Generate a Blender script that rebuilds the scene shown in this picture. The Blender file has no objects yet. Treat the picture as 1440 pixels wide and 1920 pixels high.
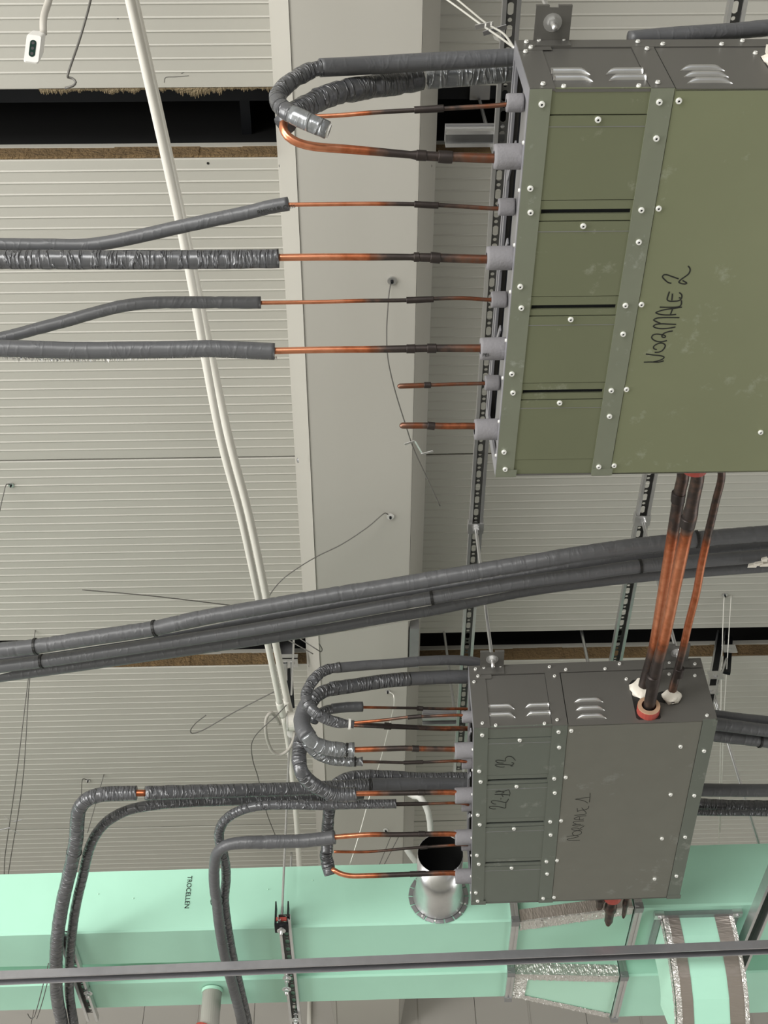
import bpy, math, random
import numpy as np
from mathutils import Vector, Matrix, noise

sc = bpy.context.scene
COL = sc.collection
random.seed(7)

# ------------------------------------------------------------------ camera
EYE = 1.60                                   # eye height above the floor
FPX = 2299.72                                # focal length in pixels of the 1440 px wide frame
CX, CY = 720.0, 960.0
M = np.array([[0.99963917, -0.00285763, -0.02670894],
              [0.0155131, -0.75032303, 0.66088932],
              [0.02192892, 0.66106519, 0.75000796]])   # rows: right, up, forward
cam = bpy.data.cameras.new('camera')
cam.sensor_fit = 'HORIZONTAL'
cam.sensor_width = 36.0
cam.lens = FPX / 1440.0 * 36.0
cam.clip_start = 0.02
cam_o = bpy.data.objects.new('camera', cam)
COL.objects.link(cam_o)
mw = Matrix.Identity(4)
for i in range(3):
    mw[i][0] = M[0][i]; mw[i][1] = M[1][i]; mw[i][2] = -M[2][i]
mw[2][3] = EYE
cam_o.matrix_world = mw
sc.camera = cam_o

# ------------------------------------------------------------------ light and exposure
sc.view_settings.view_transform = 'Standard'
sc.view_settings.look = 'None'
sc.view_settings.gamma = 1.0
sc.view_settings.use_curve_mapping = False
sc.view_settings.exposure = 0.0
wd = bpy.data.worlds.new('world'); sc.world = wd; wd.use_nodes = True
wd.node_tree.nodes['Background'].inputs[0].default_value = (0.86, 0.93, 1.0, 1)
wd.node_tree.nodes['Background'].inputs[1].default_value = 1.0

def area(name, loc, target, sx, sy, power, color):
    L = bpy.data.lights.new(name, 'AREA'); L.shape = 'RECTANGLE'; L.size = sx; L.size_y = sy
    L.energy = power; L.color = color
    o = bpy.data.objects.new(name, L); COL.objects.link(o); o.location = loc
    o.rotation_euler = (Vector(target) - Vector(loc)).to_track_quat('-Z', 'Y').to_euler()
    return o
# daylight through the glazing of the left wall and of the wall behind the camera
area('window_light_left', (-5.9, 0.6, 1.7), (0, 2.6, 3.6), 5.0, 2.6, 380, (1.0, 0.98, 0.94))
area('window_light_back', (-3.2, -3.9, 1.6), (-0.6, 3.0, 3.8), 4.4, 2.6, 400, (1.0, 0.98, 0.94))

area('fill_light_right', (4.9, 3.6, 1.6), (0.9, 2.6, 3.9), 3.0, 2.4, 95, (1.0, 0.98, 0.94))  # added fill for the right of the ceiling, in a made-up window

# ------------------------------------------------------------------ pixel <-> place
def ray(x, y):
    return M.T @ np.array([(x - CX) / FPX, -(y - CY) / FPX, 1.0])
def PZ(x, y, z):
    d = ray(x, y); d = d / d[2] * z
    return Vector((d[0], d[1], d[2] + EYE))
def PY(x, y, Y):
    d = ray(x, y); d = d / d[1] * Y
    return Vector((d[0], d[1], d[2] + EYE))
def PX_OF(p):
    c = M @ np.array([p[0], p[1], p[2] - EYE])
    return CX + FPX * c[0] / c[2], CY - FPX * c[1] / c[2]
def path(l):
    return [PZ(*q) for q in l]

# ------------------------------------------------------------------ materials
def mat(name, col, rough=0.5, metal=0.0, var=0.0, vscale=6.0, bump=0.0, bscale=40.0, spec=0.5, coord='Object', stretch=(1, 1, 1), scratch=None, sscale=5.0):
    m = bpy.data.materials.new(name); m.use_nodes = True
    nt = m.node_tree; b = nt.nodes['Principled BSDF']
    b.inputs['Base Color'].default_value = (*col, 1); b.inputs['Roughness'].default_value = rough
    b.inputs['Metallic'].default_value = metal; b.inputs['Specular IOR Level'].default_value = spec
    tc = nt.nodes.new('ShaderNodeTexCoord'); mp = nt.nodes.new('ShaderNodeMapping')
    nt.links.new(tc.outputs[coord], mp.inputs[0]); mp.inputs['Scale'].default_value = stretch
    last = None
    if var > 0:
        n = nt.nodes.new('ShaderNodeTexNoise'); n.inputs['Scale'].default_value = vscale; n.inputs['Detail'].default_value = 6
        nt.links.new(mp.outputs[0], n.inputs['Vector'])
        mx = nt.nodes.new('ShaderNodeMix'); mx.data_type = 'RGBA'
        mx.inputs[6].default_value = (*[c * (1 - var) for c in col], 1); mx.inputs[7].default_value = (*[min(1, c * (1 + var)) for c in col], 1)
        nt.links.new(n.outputs['Fac'], mx.inputs[0]); last = mx.outputs[2]
    if scratch:
        n = nt.nodes.new('ShaderNodeTexNoise'); n.inputs['Scale'].default_value = sscale; n.inputs['Detail'].default_value = 12; n.inputs['Roughness'].default_value = 0.72
        nt.links.new(mp.outputs[0], n.inputs['Vector'])
        rp = nt.nodes.new('ShaderNodeValToRGB'); rp.color_ramp.elements[0].position = 0.585; rp.color_ramp.elements[1].position = 0.75
        rp.color_ramp.elements[1].color = (0.55, 0.55, 0.55, 1)
        nt.links.new(n.outputs['Fac'], rp.inputs[0])
        mx = nt.nodes.new('ShaderNodeMix'); mx.data_type = 'RGBA'; mx.inputs[7].default_value = (*scratch, 1)
        if last: nt.links.new(last, mx.inputs[6])
        else: mx.inputs[6].default_value = (*col, 1)
        nt.links.new(rp.outputs[0], mx.inputs[0]); last = mx.outputs[2]
    if last: nt.links.new(last, b.inputs['Base Color'])
    if bump > 0:
        n = nt.nodes.new('ShaderNodeTexNoise'); n.inputs['Scale'].default_value = bscale; n.inputs['Detail'].default_value = 4
        nt.links.new(mp.outputs[0], n.inputs['Vector'])
        bp = nt.nodes.new('ShaderNodeBump'); bp.inputs['Strength'].default_value = bump; bp.inputs['Distance'].default_value = 0.01
        nt.links.new(n.outputs['Fac'], bp.inputs['Height']); nt.links.new(bp.outputs[0], b.inputs['Normal'])
    return m

M_PANEL = mat('panel_paint', (0.40, 0.39, 0.35), 0.5, var=0.03, vscale=3, bump=0.03, bscale=120)
M_BEAM = mat('beam_paint', (0.425, 0.41, 0.37), 0.5, var=0.03, vscale=2)
M_WALL = mat('wall_paint', (0.42, 0.40, 0.37), 0.55, var=0.03, vscale=2)
M_FLOOR = mat('floor_concrete', (0.34, 0.33, 0.29), 0.75, var=0.15, vscale=2, bump=0.1)
M_VOID = mat('void_shade', (0.004, 0.004, 0.0045), 0.9)  # shade of the closed void put into a near-black colour
M_WOOL = mat('mineral_wool', (0.14, 0.09, 0.04), 0.95, var=0.5, vscale=22, bump=1.0, bscale=90)
M_WOOLPALE = mat('mineral_wool_pale', (0.24, 0.185, 0.11), 0.95, var=0.5, vscale=40, bump=1.0, bscale=120)
M_GALV = mat('galvanised_sheet', (0.25, 0.25, 0.222), 0.42, 0.75, var=0.06, vscale=14, scratch=(0.55, 0.57, 0.56), sscale=6)
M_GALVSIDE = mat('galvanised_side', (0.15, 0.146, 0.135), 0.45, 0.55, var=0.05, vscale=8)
M_GALVGREEN = mat('galvanised_green_reflection', (0.20, 0.222, 0.195), 0.42, 0.7, var=0.06, vscale=10, scratch=(0.6, 0.62, 0.58), sscale=9)  # green cast of reflections put into the base colour
M_OLIVE = mat('olive_reflection_sheet', (0.275, 0.295, 0.185), 0.40, 0.6, var=0.07, vscale=5, scratch=(0.62, 0.64, 0.56), sscale=9)  # olive in these three sheets: reflected surroundings painted into the galvanised colour
M_OLIVECOVER = mat('olive_reflection_cover', (0.225, 0.242, 0.155), 0.40, 0.6, var=0.07, vscale=5, scratch=(0.62, 0.64, 0.56), sscale=9)
M_OLIVESTRIP = mat('olive_reflection_strip', (0.27, 0.29, 0.225), 0.42, 0.6, var=0.08, vscale=12, scratch=(0.7, 0.72, 0.68), sscale=14)
M_ZINC = mat('zinc_bright', (0.66, 0.66, 0.66), 0.30, 0.9, var=0.10, vscale=30)
M_ZINCDARK = mat('zinc_dull', (0.36, 0.36, 0.37), 0.45, 0.8, var=0.12, vscale=30)
M_ZINCMID = mat('zinc_satin', (0.50, 0.50, 0.53), 0.35, 0.85, var=0.12, vscale=30)
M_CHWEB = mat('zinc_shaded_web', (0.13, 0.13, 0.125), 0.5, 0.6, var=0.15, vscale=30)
M_SCREW = mat('screw_white', (0.82, 0.82, 0.79), 0.35, 0.3)
M_EDGE = mat('flange_pale', (0.36, 0.36, 0.39), 0.4, 0.6, var=0.05)
M_DARKSTEEL_SHADE = mat('dark_steel_and_shade', (0.008, 0.009, 0.011), 0.5, 0.0, var=0.2, vscale=10, spec=0.2)  # near-black also paints the shade inside slots, boxes and channels
M_CONDUIT = mat('conduit_ivory', (0.74, 0.72, 0.66), 0.35)
M_CABLE = mat('cable_grey', (0.42, 0.40, 0.36), 0.5)
M_WHITE = mat('white_plastic', (0.66, 0.65, 0.62), 0.4)
M_GREENDARK = mat('dark_green_plastic', (0.003, 0.022, 0.015), 0.6, spec=0.15)
M_BLACK = mat('black_plastic', (0.008, 0.008, 0.008), 0.5)
M_INK = mat('marker_ink', (0.008, 0.009, 0.007), 0.5)
M_PLUG = mat('grey_foam_plug', (0.195, 0.19, 0.20), 0.85, var=0.08, vscale=40, bump=0.15, bscale=200)
M_DUCT = mat('green_foam_skin', (0.43, 0.76, 0.60), 0.45, var=0.06, vscale=5, bump=0.06, bscale=16)
M_DUCTSIDE = mat('green_foam_pale', (0.49, 0.79, 0.63), 0.45, var=0.04, vscale=5)
M_TAPE = mat('foil_tape', (0.80, 0.78, 0.75), 0.30, 0.75, var=0.12, vscale=18, bump=0.9, bscale=60)
M_TAPEFLAT = mat('foil_tape_smooth', (0.55, 0.49, 0.45), 0.34, 0.85, var=0.05, vscale=9, bump=0.08, bscale=30)
M_RED = mat('red_rubber', (0.36, 0.06, 0.045), 0.6)
M_FOAM = mat('white_foam', (0.74, 0.70, 0.62), 0.8, bump=0.3, bscale=80)
M_BRASS = mat('brass_ring', (0.75, 0.50, 0.34), 0.35, 0.6)
M_WIRE = mat('steel_wire', (0.12, 0.115, 0.105), 0.45, 0.2)
M_WIREPALE = mat('steel_wire_pale', (0.72, 0.71, 0.66), 0.4, 0.5)
M_PIPE = mat('dull_pipe_steel', (0.36, 0.34, 0.31), 0.4, 0.1, var=0.1, vscale=8)
M_TEAL = mat('teal_rubber', (0.05, 0.10, 0.10), 0.5)

def mat_insul(name, col, rough, crease, cscale, metal=0.0, sheen=0.5):
    m = bpy.data.materials.new(name); m.use_nodes = True
    nt = m.node_tree; b = nt.nodes['Principled BSDF']
    b.inputs['Roughness'].default_value = rough; b.inputs['Metallic'].default_value = metal; b.inputs['Specular IOR Level'].default_value = sheen
    uv = nt.nodes.new('ShaderNodeUVMap'); uv.uv_map = 'along'
    mp = nt.nodes.new('ShaderNodeMapping'); mp.inputs['Scale'].default_value = (cscale, 1.0, 1)
    nt.links.new(uv.outputs[0], mp.inputs[0])
    n = nt.nodes.new('ShaderNodeTexNoise'); n.inputs['Scale'].default_value = 1.0; n.inputs['Detail'].default_value = 3; n.inputs['Distortion'].default_value = 0.35
    nt.links.new(mp.outputs[0], n.inputs['Vector'])
    r = nt.nodes.new('ShaderNodeValToRGB'); e = r.color_ramp.elements; e[0].position = 0.40; e[1].position = 0.60; e[1].color = (0, 0, 0, 1); e.new(0.455).color = (0.12, 0.12, 0.12, 1); e.new(0.50).color = (1, 1, 1, 1); e.new(0.545).color = (0.12, 0.12, 0.12, 1)
    nt.links.new(n.outputs['Fac'], r.inputs[0])
    bp = nt.nodes.new('ShaderNodeBump'); bp.inputs['Strength'].default_value = crease; bp.inputs['Distance'].default_value = 0.006
    nt.links.new(r.outputs[0], bp.inputs['Height']); nt.links.new(bp.outputs[0], b.inputs['Normal'])
    n2 = nt.nodes.new('ShaderNodeTexNoise'); n2.inputs['Scale'].default_value = 30
    mx = nt.nodes.new('ShaderNodeMix'); mx.data_type = 'RGBA'
    mx.inputs[6].default_value = (*[c * 0.85 for c in col], 1); mx.inputs[7].default_value = (*[c * 1.15 for c in col], 1)
    nt.links.new(n2.outputs['Fac'], mx.inputs[0]); nt.links.new(mx.outputs[2], b.inputs['Base Color'])
    return m
M_INS = mat_insul('insulation_smooth', (0.088, 0.09, 0.096), 0.40, 0.12, 24)
M_INSFOIL = mat_insul('insulation_wrinkled', (0.088, 0.09, 0.097), 0.27, 0.8, 52, 0.2, 0.8)
M_INSLIGHT = mat_insul('insulation_silver', (0.22, 0.23, 0.24), 0.25, 0.6, 34, 0.45, 0.8)

def mat_copper():
    m = bpy.data.materials.new('copper_tarnished'); m.use_nodes = True
    nt = m.node_tree; b = nt.nodes['Principled BSDF']
    a = nt.nodes.new('ShaderNodeAttribute'); a.attribute_name = 'ox'
    n = nt.nodes.new('ShaderNodeTexNoise'); n.inputs['Scale'].default_value = 55; n.inputs['Detail'].default_value = 6
    tc = nt.nodes.new('ShaderNodeTexCoord'); nt.links.new(tc.outputs['Object'], n.inputs['Vector'])
    ma = nt.nodes.new('ShaderNodeMath'); ma.operation = 'MULTIPLY_ADD'; ma.inputs[1].default_value = 0.55; ma.inputs[2].default_value = -0.275
    nt.links.new(n.outputs['Fac'], ma.inputs[0])
    ad = nt.nodes.new('ShaderNodeMath'); ad.operation = 'ADD'; ad.use_clamp = True
    nt.links.new(a.outputs['Fac'], ad.inputs[0]); nt.links.new(ma.outputs[0], ad.inputs[1])
    r = nt.nodes.new('ShaderNodeValToRGB'); cr = r.color_ramp
    cr.elements[0].position = 0.0; cr.elements[0].color = (0.66, 0.27, 0.15, 1)
    cr.elements[1].position = 1.0; cr.elements[1].color = (0.05, 0.042, 0.04, 1)
    for p, c in ((0.25, (0.46, 0.14, 0.06, 1)), (0.42, (0.21, 0.075, 0.038, 1)), (0.58, (0.17, 0.10, 0.075, 1)), (0.78, (0.065, 0.052, 0.048, 1))):
        e = cr.elements.new(p); e.color = c
    nt.links.new(ad.outputs[0], r.inputs[0]); nt.links.new(r.outputs[0], b.inputs['Base Color'])
    rr = nt.nodes.new('ShaderNodeMapRange'); rr.inputs[3].default_value = 0.28; rr.inputs[4].default_value = 0.5
    nt.links.new(ad.outputs[0], rr.inputs[0]); nt.links.new(rr.outputs[0], b.inputs['Roughness'])
    b.inputs['Metallic'].default_value = 0.8
    return m
M_COPPER = mat_copper()

# ------------------------------------------------------------------ mesh helpers
class MB:
    def __init__(s): s.v = []; s.f = []; s.m = []; s.uv = None; s.ox = None; s.smooth = False
    def add(s, vs, fs, mi=0):
        k = len(s.v); s.v += [tuple(p) for p in vs]; s.f += [tuple(i + k for i in f) for f in fs]; s.m += [mi] * len(fs); return s
    def box(s, x0, x1, y0, y1, z0, z1, mi=0):
        return s.add([(x0, y0, z0), (x1, y0, z0), (x1, y1, z0), (x0, y1, z0), (x0, y0, z1), (x1, y0, z1), (x1, y1, z1), (x0, y1, z1)],
                     [(3, 2, 1, 0), (4, 5, 6, 7), (0, 1, 5, 4), (1, 2, 6, 5), (2, 3, 7, 6), (3, 0, 4, 7)], mi)
    def hexa(s, p, mi=0):   # eight corners: bottom loop 0-3, top loop 4-7
        return s.add(p, [(3, 2, 1, 0), (4, 5, 6, 7), (0, 1, 5, 4), (1, 2, 6, 5), (2, 3, 7, 6), (3, 0, 4, 7)], mi)
    def bar(s, a, b, w, h, up=(0, 0, 1), mi=0):
        a = Vector(a); b = Vector(b); d = (b - a).normalized(); u = Vector(up)
        x = d.cross(u)
        if x.length < 1e-4: x = d.cross(Vector((1, 0, 0)))
        x.normalize(); u = x.cross(d)
        q = []
        for p in (a, b):
            for i, j in ((-1, -1), (1, -1), (1, 1), (-1, 1)): q.append(p + x * (w / 2 * i) + u * (h / 2 * j))
        return s.add(q, [(0, 1, 2, 3), (7, 6, 5, 4), (1, 0, 4, 5), (2, 1, 5, 6), (3, 2, 6, 7), (0, 3, 7, 4)], mi)
    def cyl(s, a, b, r0, r1=None, n=12, cap=True, mi=0):
        r1 = r0 if r1 is None else r1
        a = Vector(a); b = Vector(b); d = (b - a).normalized()
        x = d.orthogonal().normalized(); y = d.cross(x)
        q = []
        for p, r in ((a, r0), (b, r1)):
            for i in range(n):
                t = 2 * math.pi * i / n; q.append(p + x * (r * math.cos(t)) + y * (r * math.sin(t)))
        fs = [(i, (i + 1) % n, n + (i + 1) % n, n + i) for i in range(n)]
        if cap: fs += [tuple(range(n - 1, -1, -1)), tuple(range(n, 2 * n))]
        return s.add(q, fs, mi)
    def ring(s, a, b, ri, ro, n=16, mi=0):   # hollow tube
        a = Vector(a); b = Vector(b); d = (b - a).normalized()
        x = d.orthogonal().normalized(); y = d.cross(x); q = []
        for p, r in ((a, ri), (a, ro), (b, ro), (b, ri)):
            for i in range(n):
                t = 2 * math.pi * i / n; q.append(p + x * (r * math.cos(t)) + y * (r * math.sin(t)))
        fs = []
        for k in range(4):
            k2 = (k + 1) % 4
            fs += [(k * n + i, k * n + (i + 1) % n, k2 * n + (i + 1) % n, k2 * n + i) for i in range(n)]
        return s.add(q, fs, mi)
    def dome(s, c, nrm, r, h, n=10, rings=3, mi=0):
        c = Vector(c); d = Vector(nrm).normalized(); x = d.orthogonal().normalized(); y = d.cross(x); q = []
        for k in range(rings):
            a = math.pi / 2 * k / rings
            for i in range(n):
                t = 2 * math.pi * i / n; q.append(c + x * (r * math.cos(a) * math.cos(t)) + y * (r * math.cos(a) * math.sin(t)) + d * (h * math.sin(a)))
        q.append(c + d * h); fs = []
        for k in range(rings - 1):
            fs += [(k * n + i, k * n + (i + 1) % n, (k + 1) * n + (i + 1) % n, (k + 1) * n + i) for i in range(n)]
        fs += [((rings - 1) * n + i, (rings - 1) * n + (i + 1) % n, rings * n) for i in range(n)]
        return s.add(q, fs, mi)
    def mesh(s, name, mats, off=Vector((0, 0, 0))):
        me = bpy.data.meshes.new(name)
        me.from_pydata([(p[0] - off[0], p[1] - off[1], p[2] - off[2]) for p in s.v], [], s.f)
        for m in (mats if isinstance(mats, (list, tuple)) else [mats]): me.materials.append(m)
        if any(s.m): me.polygons.foreach_set('material_index', s.m)
        if s.smooth: me.polygons.foreach_set('use_smooth', [True] * len(me.polygons))
        if s.uv:
            l = me.uv_layers.new(name='along')
            idx = [0] * len(me.loops); me.loops.foreach_get('vertex_index', idx)
            fl = []
            for i in idx: fl += s.uv[i]
            l.data.foreach_set('uv', fl)
        if s.ox:
            at = me.attributes.new('ox', 'FLOAT', 'POINT'); at.data.foreach_set('value', s.ox)
        me.update()
        return me

def root_of(o):
    while o.parent: o = o.parent
    return o
def put(name, mb, mats, parent=None, local=False, auto=True):
    off = Vector((0, 0, 0))
    if parent is not None and not local: off = root_of(parent).location.copy()
    if parent is None: off = Vector(mb.v[0])
    me = mb.mesh(name, mats, off)
    o = bpy.data.objects.new(name, me); COL.objects.link(o)
    if parent is not None: o.parent = parent
    else: o.location = off
    return o
def share(o, parent, loc=(0, 0, 0), rot=None):
    c = o.copy(); COL.objects.link(c); c.parent = parent; c.location = loc
    if rot: c.rotation_euler = rot
    return c
def tag(o, label, cat, group=None):
    o['label'] = label; o['category'] = cat
    if group: o['group'] = group
    return o
def thing(name, loc, label, cat, group=None, rot=None):
    o = bpy.data.objects.new(name, None); o.empty_display_size = 0.05; COL.objects.link(o); o.location = loc
    if rot is not None: o.rotation_mode = 'XYZ'; o.rotation_euler = rot
    return tag(o, label, cat, group)
def struct(o): o['kind'] = 'structure'; return o

def resample(pts, step):
    P = [np.array(p) for p in pts]
    if len(P) == 2:
        n = max(2, int(np.linalg.norm(P[1] - P[0]) / step) + 1)
        return [Vector(P[0] + (P[1] - P[0]) * i / (n - 1)) for i in range(n)]
    Q = [2 * P[0] - P[1]] + P + [2 * P[-1] - P[-2]]; out = []
    for i in range(1, len(Q) - 2):
        p0, p1, p2, p3 = Q[i - 1:i + 3]
        t0 = 0.0; t1 = t0 + max(1e-6, np.linalg.norm(p1 - p0)) ** 0.5; t2 = t1 + max(1e-6, np.linalg.norm(p2 - p1)) ** 0.5; t3 = t2 + max(1e-6, np.linalg.norm(p3 - p2)) ** 0.5
        n = max(2, int(np.linalg.norm(p2 - p1) / step))
        for k in range(n):
            t = t1 + (t2 - t1) * k / n
            a1 = (t1 - t) / (t1 - t0) * p0 + (t - t0) / (t1 - t0) * p1
            a2 = (t2 - t) / (t2 - t1) * p1 + (t - t1) / (t2 - t1) * p2
            a3 = (t3 - t) / (t3 - t2) * p2 + (t - t2) / (t3 - t2) * p3
            b1 = (t2 - t) / (t2 - t0) * a1 + (t - t0) / (t2 - t0) * a2
            b2 = (t3 - t) / (t3 - t1) * a2 + (t - t1) / (t3 - t1) * a3
            out.append(Vector((t2 - t) / (t2 - t1) * b1 + (t - t1) / (t2 - t1) * b2))
    out.append(Vector(P[-1]))
    return out

def tube(pts, r, n=12, step=0.012, ox=None, rx=None, axis=0, wrinkle=0.0, seed=0.0, cap=True, round_end=(False, False), pinch=()):
    """sweep a round section along a smooth path; ox / rx: lists of (pixel coordinate, value)"""
    P = resample(pts, step); mb = MB(); mb.smooth = True; mb.uv = []; mb.ox = []
    T = []
    for i in range(len(P)):
        a = P[max(0, i - 1)]; b = P[min(len(P) - 1, i + 1)]; T.append((b - a).normalized())
    x = T[0].cross(Vector((0, 0, 1)))
    if x.length < 1e-3: x = T[0].orthogonal()
    x.normalize(); s = 0.0; frames = []
    for i in range(len(P)):
        if i: s += (P[i] - P[i - 1]).length
        x = (x - T[i] * x.dot(T[i])).normalized(); frames.append((P[i], T[i], x.copy(), T[i].cross(x), s))
    tot = s
    rings = []
    for (p, t, x, y, s) in frames:
        q = PX_OF(p)[axis]
        rr = r
        if rx:
            l = sorted(rx); rr = float(np.interp(q, [a for a, _ in l], [b for _, b in l]))
        for (ps, pw, pk) in pinch:
            rr *= 1 - pk * math.exp(-((s - ps * tot) / pw) ** 2)
        o = 0.0
        if ox:
            l = sorted(ox); o = float(np.interp(q, [a for a, _ in l], [b for _, b in l]))
        rings.append((p, t, x, y, s, rr, o))
    full = []
    for k, R in enumerate(rings):
        if k == 0 and round_end[0]:
            for f, g in ((1.0, 0.25), (0.7, 0.72)): full.append((R[0] - R[1] * R[5] * f,) + R[1:5] + (R[5] * g, R[6]))
        full.append(R)
        if k == len(rings) - 1 and round_end[1]:
            for f, g in ((0.7, 0.72), (1.0, 0.25)): full.append((R[0] + R[1] * R[5] * f,) + R[1:5] + (R[5] * g, R[6]))
    for (p, t, x, y, s, rr, o) in full:
        for i in range(n):
            a = 2 * math.pi * i / n
            w = 1.0
            if wrinkle:
                w += wrinkle * noise.noise(Vector((s * 55 + seed * 7, math.cos(a) * 1.3, math.sin(a) * 1.3 + seed)))
                w += wrinkle * 0.6 * noise.noise(Vector((s * 17 + seed * 3, math.cos(a) * 0.8, math.sin(a) * 0.8)))
            mb.v.append(tuple(p + (x * math.cos(a) + y * math.sin(a)) * (rr * w))); mb.uv.append((s, i / n if i <= n / 2 else 1 - i / n)); mb.ox.append(o)
    m = len(full)
    for k in range(m - 1):
        for i in range(n):
            mb.f.append((k * n + i, k * n + (i + 1) % n, (k + 1) * n + (i + 1) % n, (k + 1) * n + i)); mb.m.append(0)
    if cap:
        mb.f.append(tuple(range(n - 1, -1, -1))); mb.m.append(0)
        mb.f.append(tuple((m - 1) * n + i for i in range(n))); mb.m.append(0)
    return mb

def strap(p, d, r, w=0.004, t=0.0022, n=16):
    d = Vector(d).normalized()
    return MB().ring(Vector(p) - d * w / 2, Vector(p) + d * w / 2, r, r + t, n)

def on_plane(q, O, R, axis, val):
    """pixel -> local coordinates on a plane of a posed body (O in camera-height coordinates)"""
    d = R.T @ ray(*q); o = -R.T @ O
    t = (val - o[axis]) / d[axis]
    return o + t * d

def ribbon(strokes, w, nrm=(0, 0, -1), lift=0.0004):
    """thin raised pen strokes lying in the local z = const plane"""
    mb = MB()
    for st in strokes:
        P = resample(st, 0.003); k = len(mb.v)
        for i, p in enumerate(P):
            a = P[max(0, i - 1)]; b = P[min(len(P) - 1, i + 1)]; t = (b - a).normalized()
            x = t.cross(Vector(nrm)).normalized() * (w / 2)
            up = Vector(nrm) * lift
            for q in (p + x, p + x * 0.9 + up, p - x * 0.9 + up, p - x): mb.v.append(tuple(q))
        for i in range(len(P) - 1):
            for j in range(3):
                a = k + i * 4 + j; mb.f.append((a, a + 4, a + 5, a + 1)); mb.m.append(0)
    return mb

def text_mesh(name, txt, size, m, parent, loc, x_axis, y_axis, local=True):
    cu = bpy.data.curves.new(name, 'FONT'); cu.body = txt; cu.size = size; cu.extrude = 0.0002
    cu.align_x = 'LEFT'; cu.align_y = 'CENTER'
    o = bpy.data.objects.new(name + '_curve', cu); COL.objects.link(o)
    bpy.context.view_layer.update()
    me = bpy.data.meshes.new_from_object(o.evaluated_get(bpy.context.evaluated_depsgraph_get()))
    bpy.data.objects.remove(o)
    me.name = name
    x = Vector(x_axis).normalized(); y = Vector(y_axis); y = (y - x * x.dot(y)).normalized(); z = x.cross(y)
    R = Matrix((x, y, z)).transposed().to_4x4(); R.translation = Vector(loc)
    me.transform(R); me.materials.clear(); me.materials.append(m)
    ob = bpy.data.objects.new(name, me); COL.objects.link(ob); ob.parent = parent
    return ob

# ================================================================== SETTING
ZC = 3.40 + EYE            # underside of the ceiling panels
XL, XR, YB, YF = -6.0, 5.0, -4.0, 6.45
fl = MB().box(XL - .2, XR + .2, YB - .2, YF + .2, -0.15, 0.0); struct(put('floor', fl, M_FLOOR))
deck = MB().box(XL - .2, XR + .2, YB - .2, YF + .2, ZC + 0.75, ZC + 0.85)
ceiling = struct(put('ceiling', deck, M_VOID))

def rib_panel(x0, x1, y0, y1, pitch=0.0373, first=None):
    """steel-faced sandwich panel: fine raised ribs along x on the underside, 80 mm thick"""
    mb = MB(); ys = []
    y = y0 + (pitch if first is None else first)
    prof = [(y0 + 0.003, 0.004), (y0 + 0.006, 0.0)]
    rib = []
    while y < y1 - 0.02:
        rib.append(len(prof)); prof += [(y - 0.0026, 0.0), (y + 0.0008, -0.0028), (y + 0.0016, -0.0025), (y + 0.0020, 0.0)]; y += pitch
    prof += [(y1 - 0.006, 0.0), (y1 - 0.003, 0.004)]
    v = []
    for (yy, zz) in prof: v += [(x0, yy, ZC + zz), (x1, yy, ZC + zz)]
    mb.add(v, [(2 * i + 2, 2 * i + 3, 2 * i + 1, 2 * i) for i in range(len(prof) - 1)])
    mb.box(x0, x1, y0 + 0.003, y1 - 0.003, ZC + 0.003, ZC + 0.08)
    return mb
S1A, S1B, S2A, S2B = 1.395, 1.600, 3.660, 3.830
rows = [(-1.50, -0.60), (-0.60, 0.262), (0.262, S1A), (S1B, 2.730), (2.730, S2A), (S2B, 4.965), (4.965, YF)]
BXL, BXR = -0.217, 0.248
for (a, b) in rows:
    put('panel', rib_panel(XL, BXL + 0.02, a, b), M_PANEL, ceiling)
    put('panel', rib_panel(BXR - 0.02, XR, a, b), M_PANEL, ceiling)
put('panel', rib_panel(XL, XR, YB, -1.50), M_PANEL, ceiling)
# inside of the two slots: cut panel edges with mineral wool, lips and purlins above, slot shade put into their colour
for (ya, yb) in ((S1A, S1B), (S2A, S2B)):
    for (xa, xb) in ((XL, BXL + 0.02), (BXR - 0.02, XR)):
        n = 46; mb = MB()
        for i in range(n):
            x0 = xa + (xb - xa) * i / n; x1 = xa + (xb - xa) * (i + 1) / n; d = random.uniform(0.0, 0.006)
            mb.box(x0, x1, yb - 0.002 - d, yb + 0.002, ZC + 0.005, ZC + 0.062)
        put('mineral_wool', mb, M_WOOL, ceiling)
        put('edge_lip', MB().box(xa, xb, yb - 0.008, yb + 0.01, ZC + 0.062, ZC + 0.082), M_PANEL, ceiling)
    put('purlin', MB().box(XL, XR, ya + 0.035, ya + 0.09, ZC + 0.16, ZC + 0.24).box(XL, XR, ya + 0.02, ya + 0.10, ZC + 0.155, ZC + 0.165), M_DARKSTEEL_SHADE, ceiling)
    put('void_side', MB().box(XL, XR, ya - 0.03, ya - 0.02, ZC + 0.08, ZC + 0.75).box(XL, XR, yb + 0.02, yb + 0.03, ZC + 0.085, ZC + 0.75), M_VOID, ceiling)
put('purlin', MB().box(-0.335, -0.305, S1A + 0.10, S1B + 0.02, ZC + 0.2, ZC + 0.7), M_DARKSTEEL_SHADE, ceiling)
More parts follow.
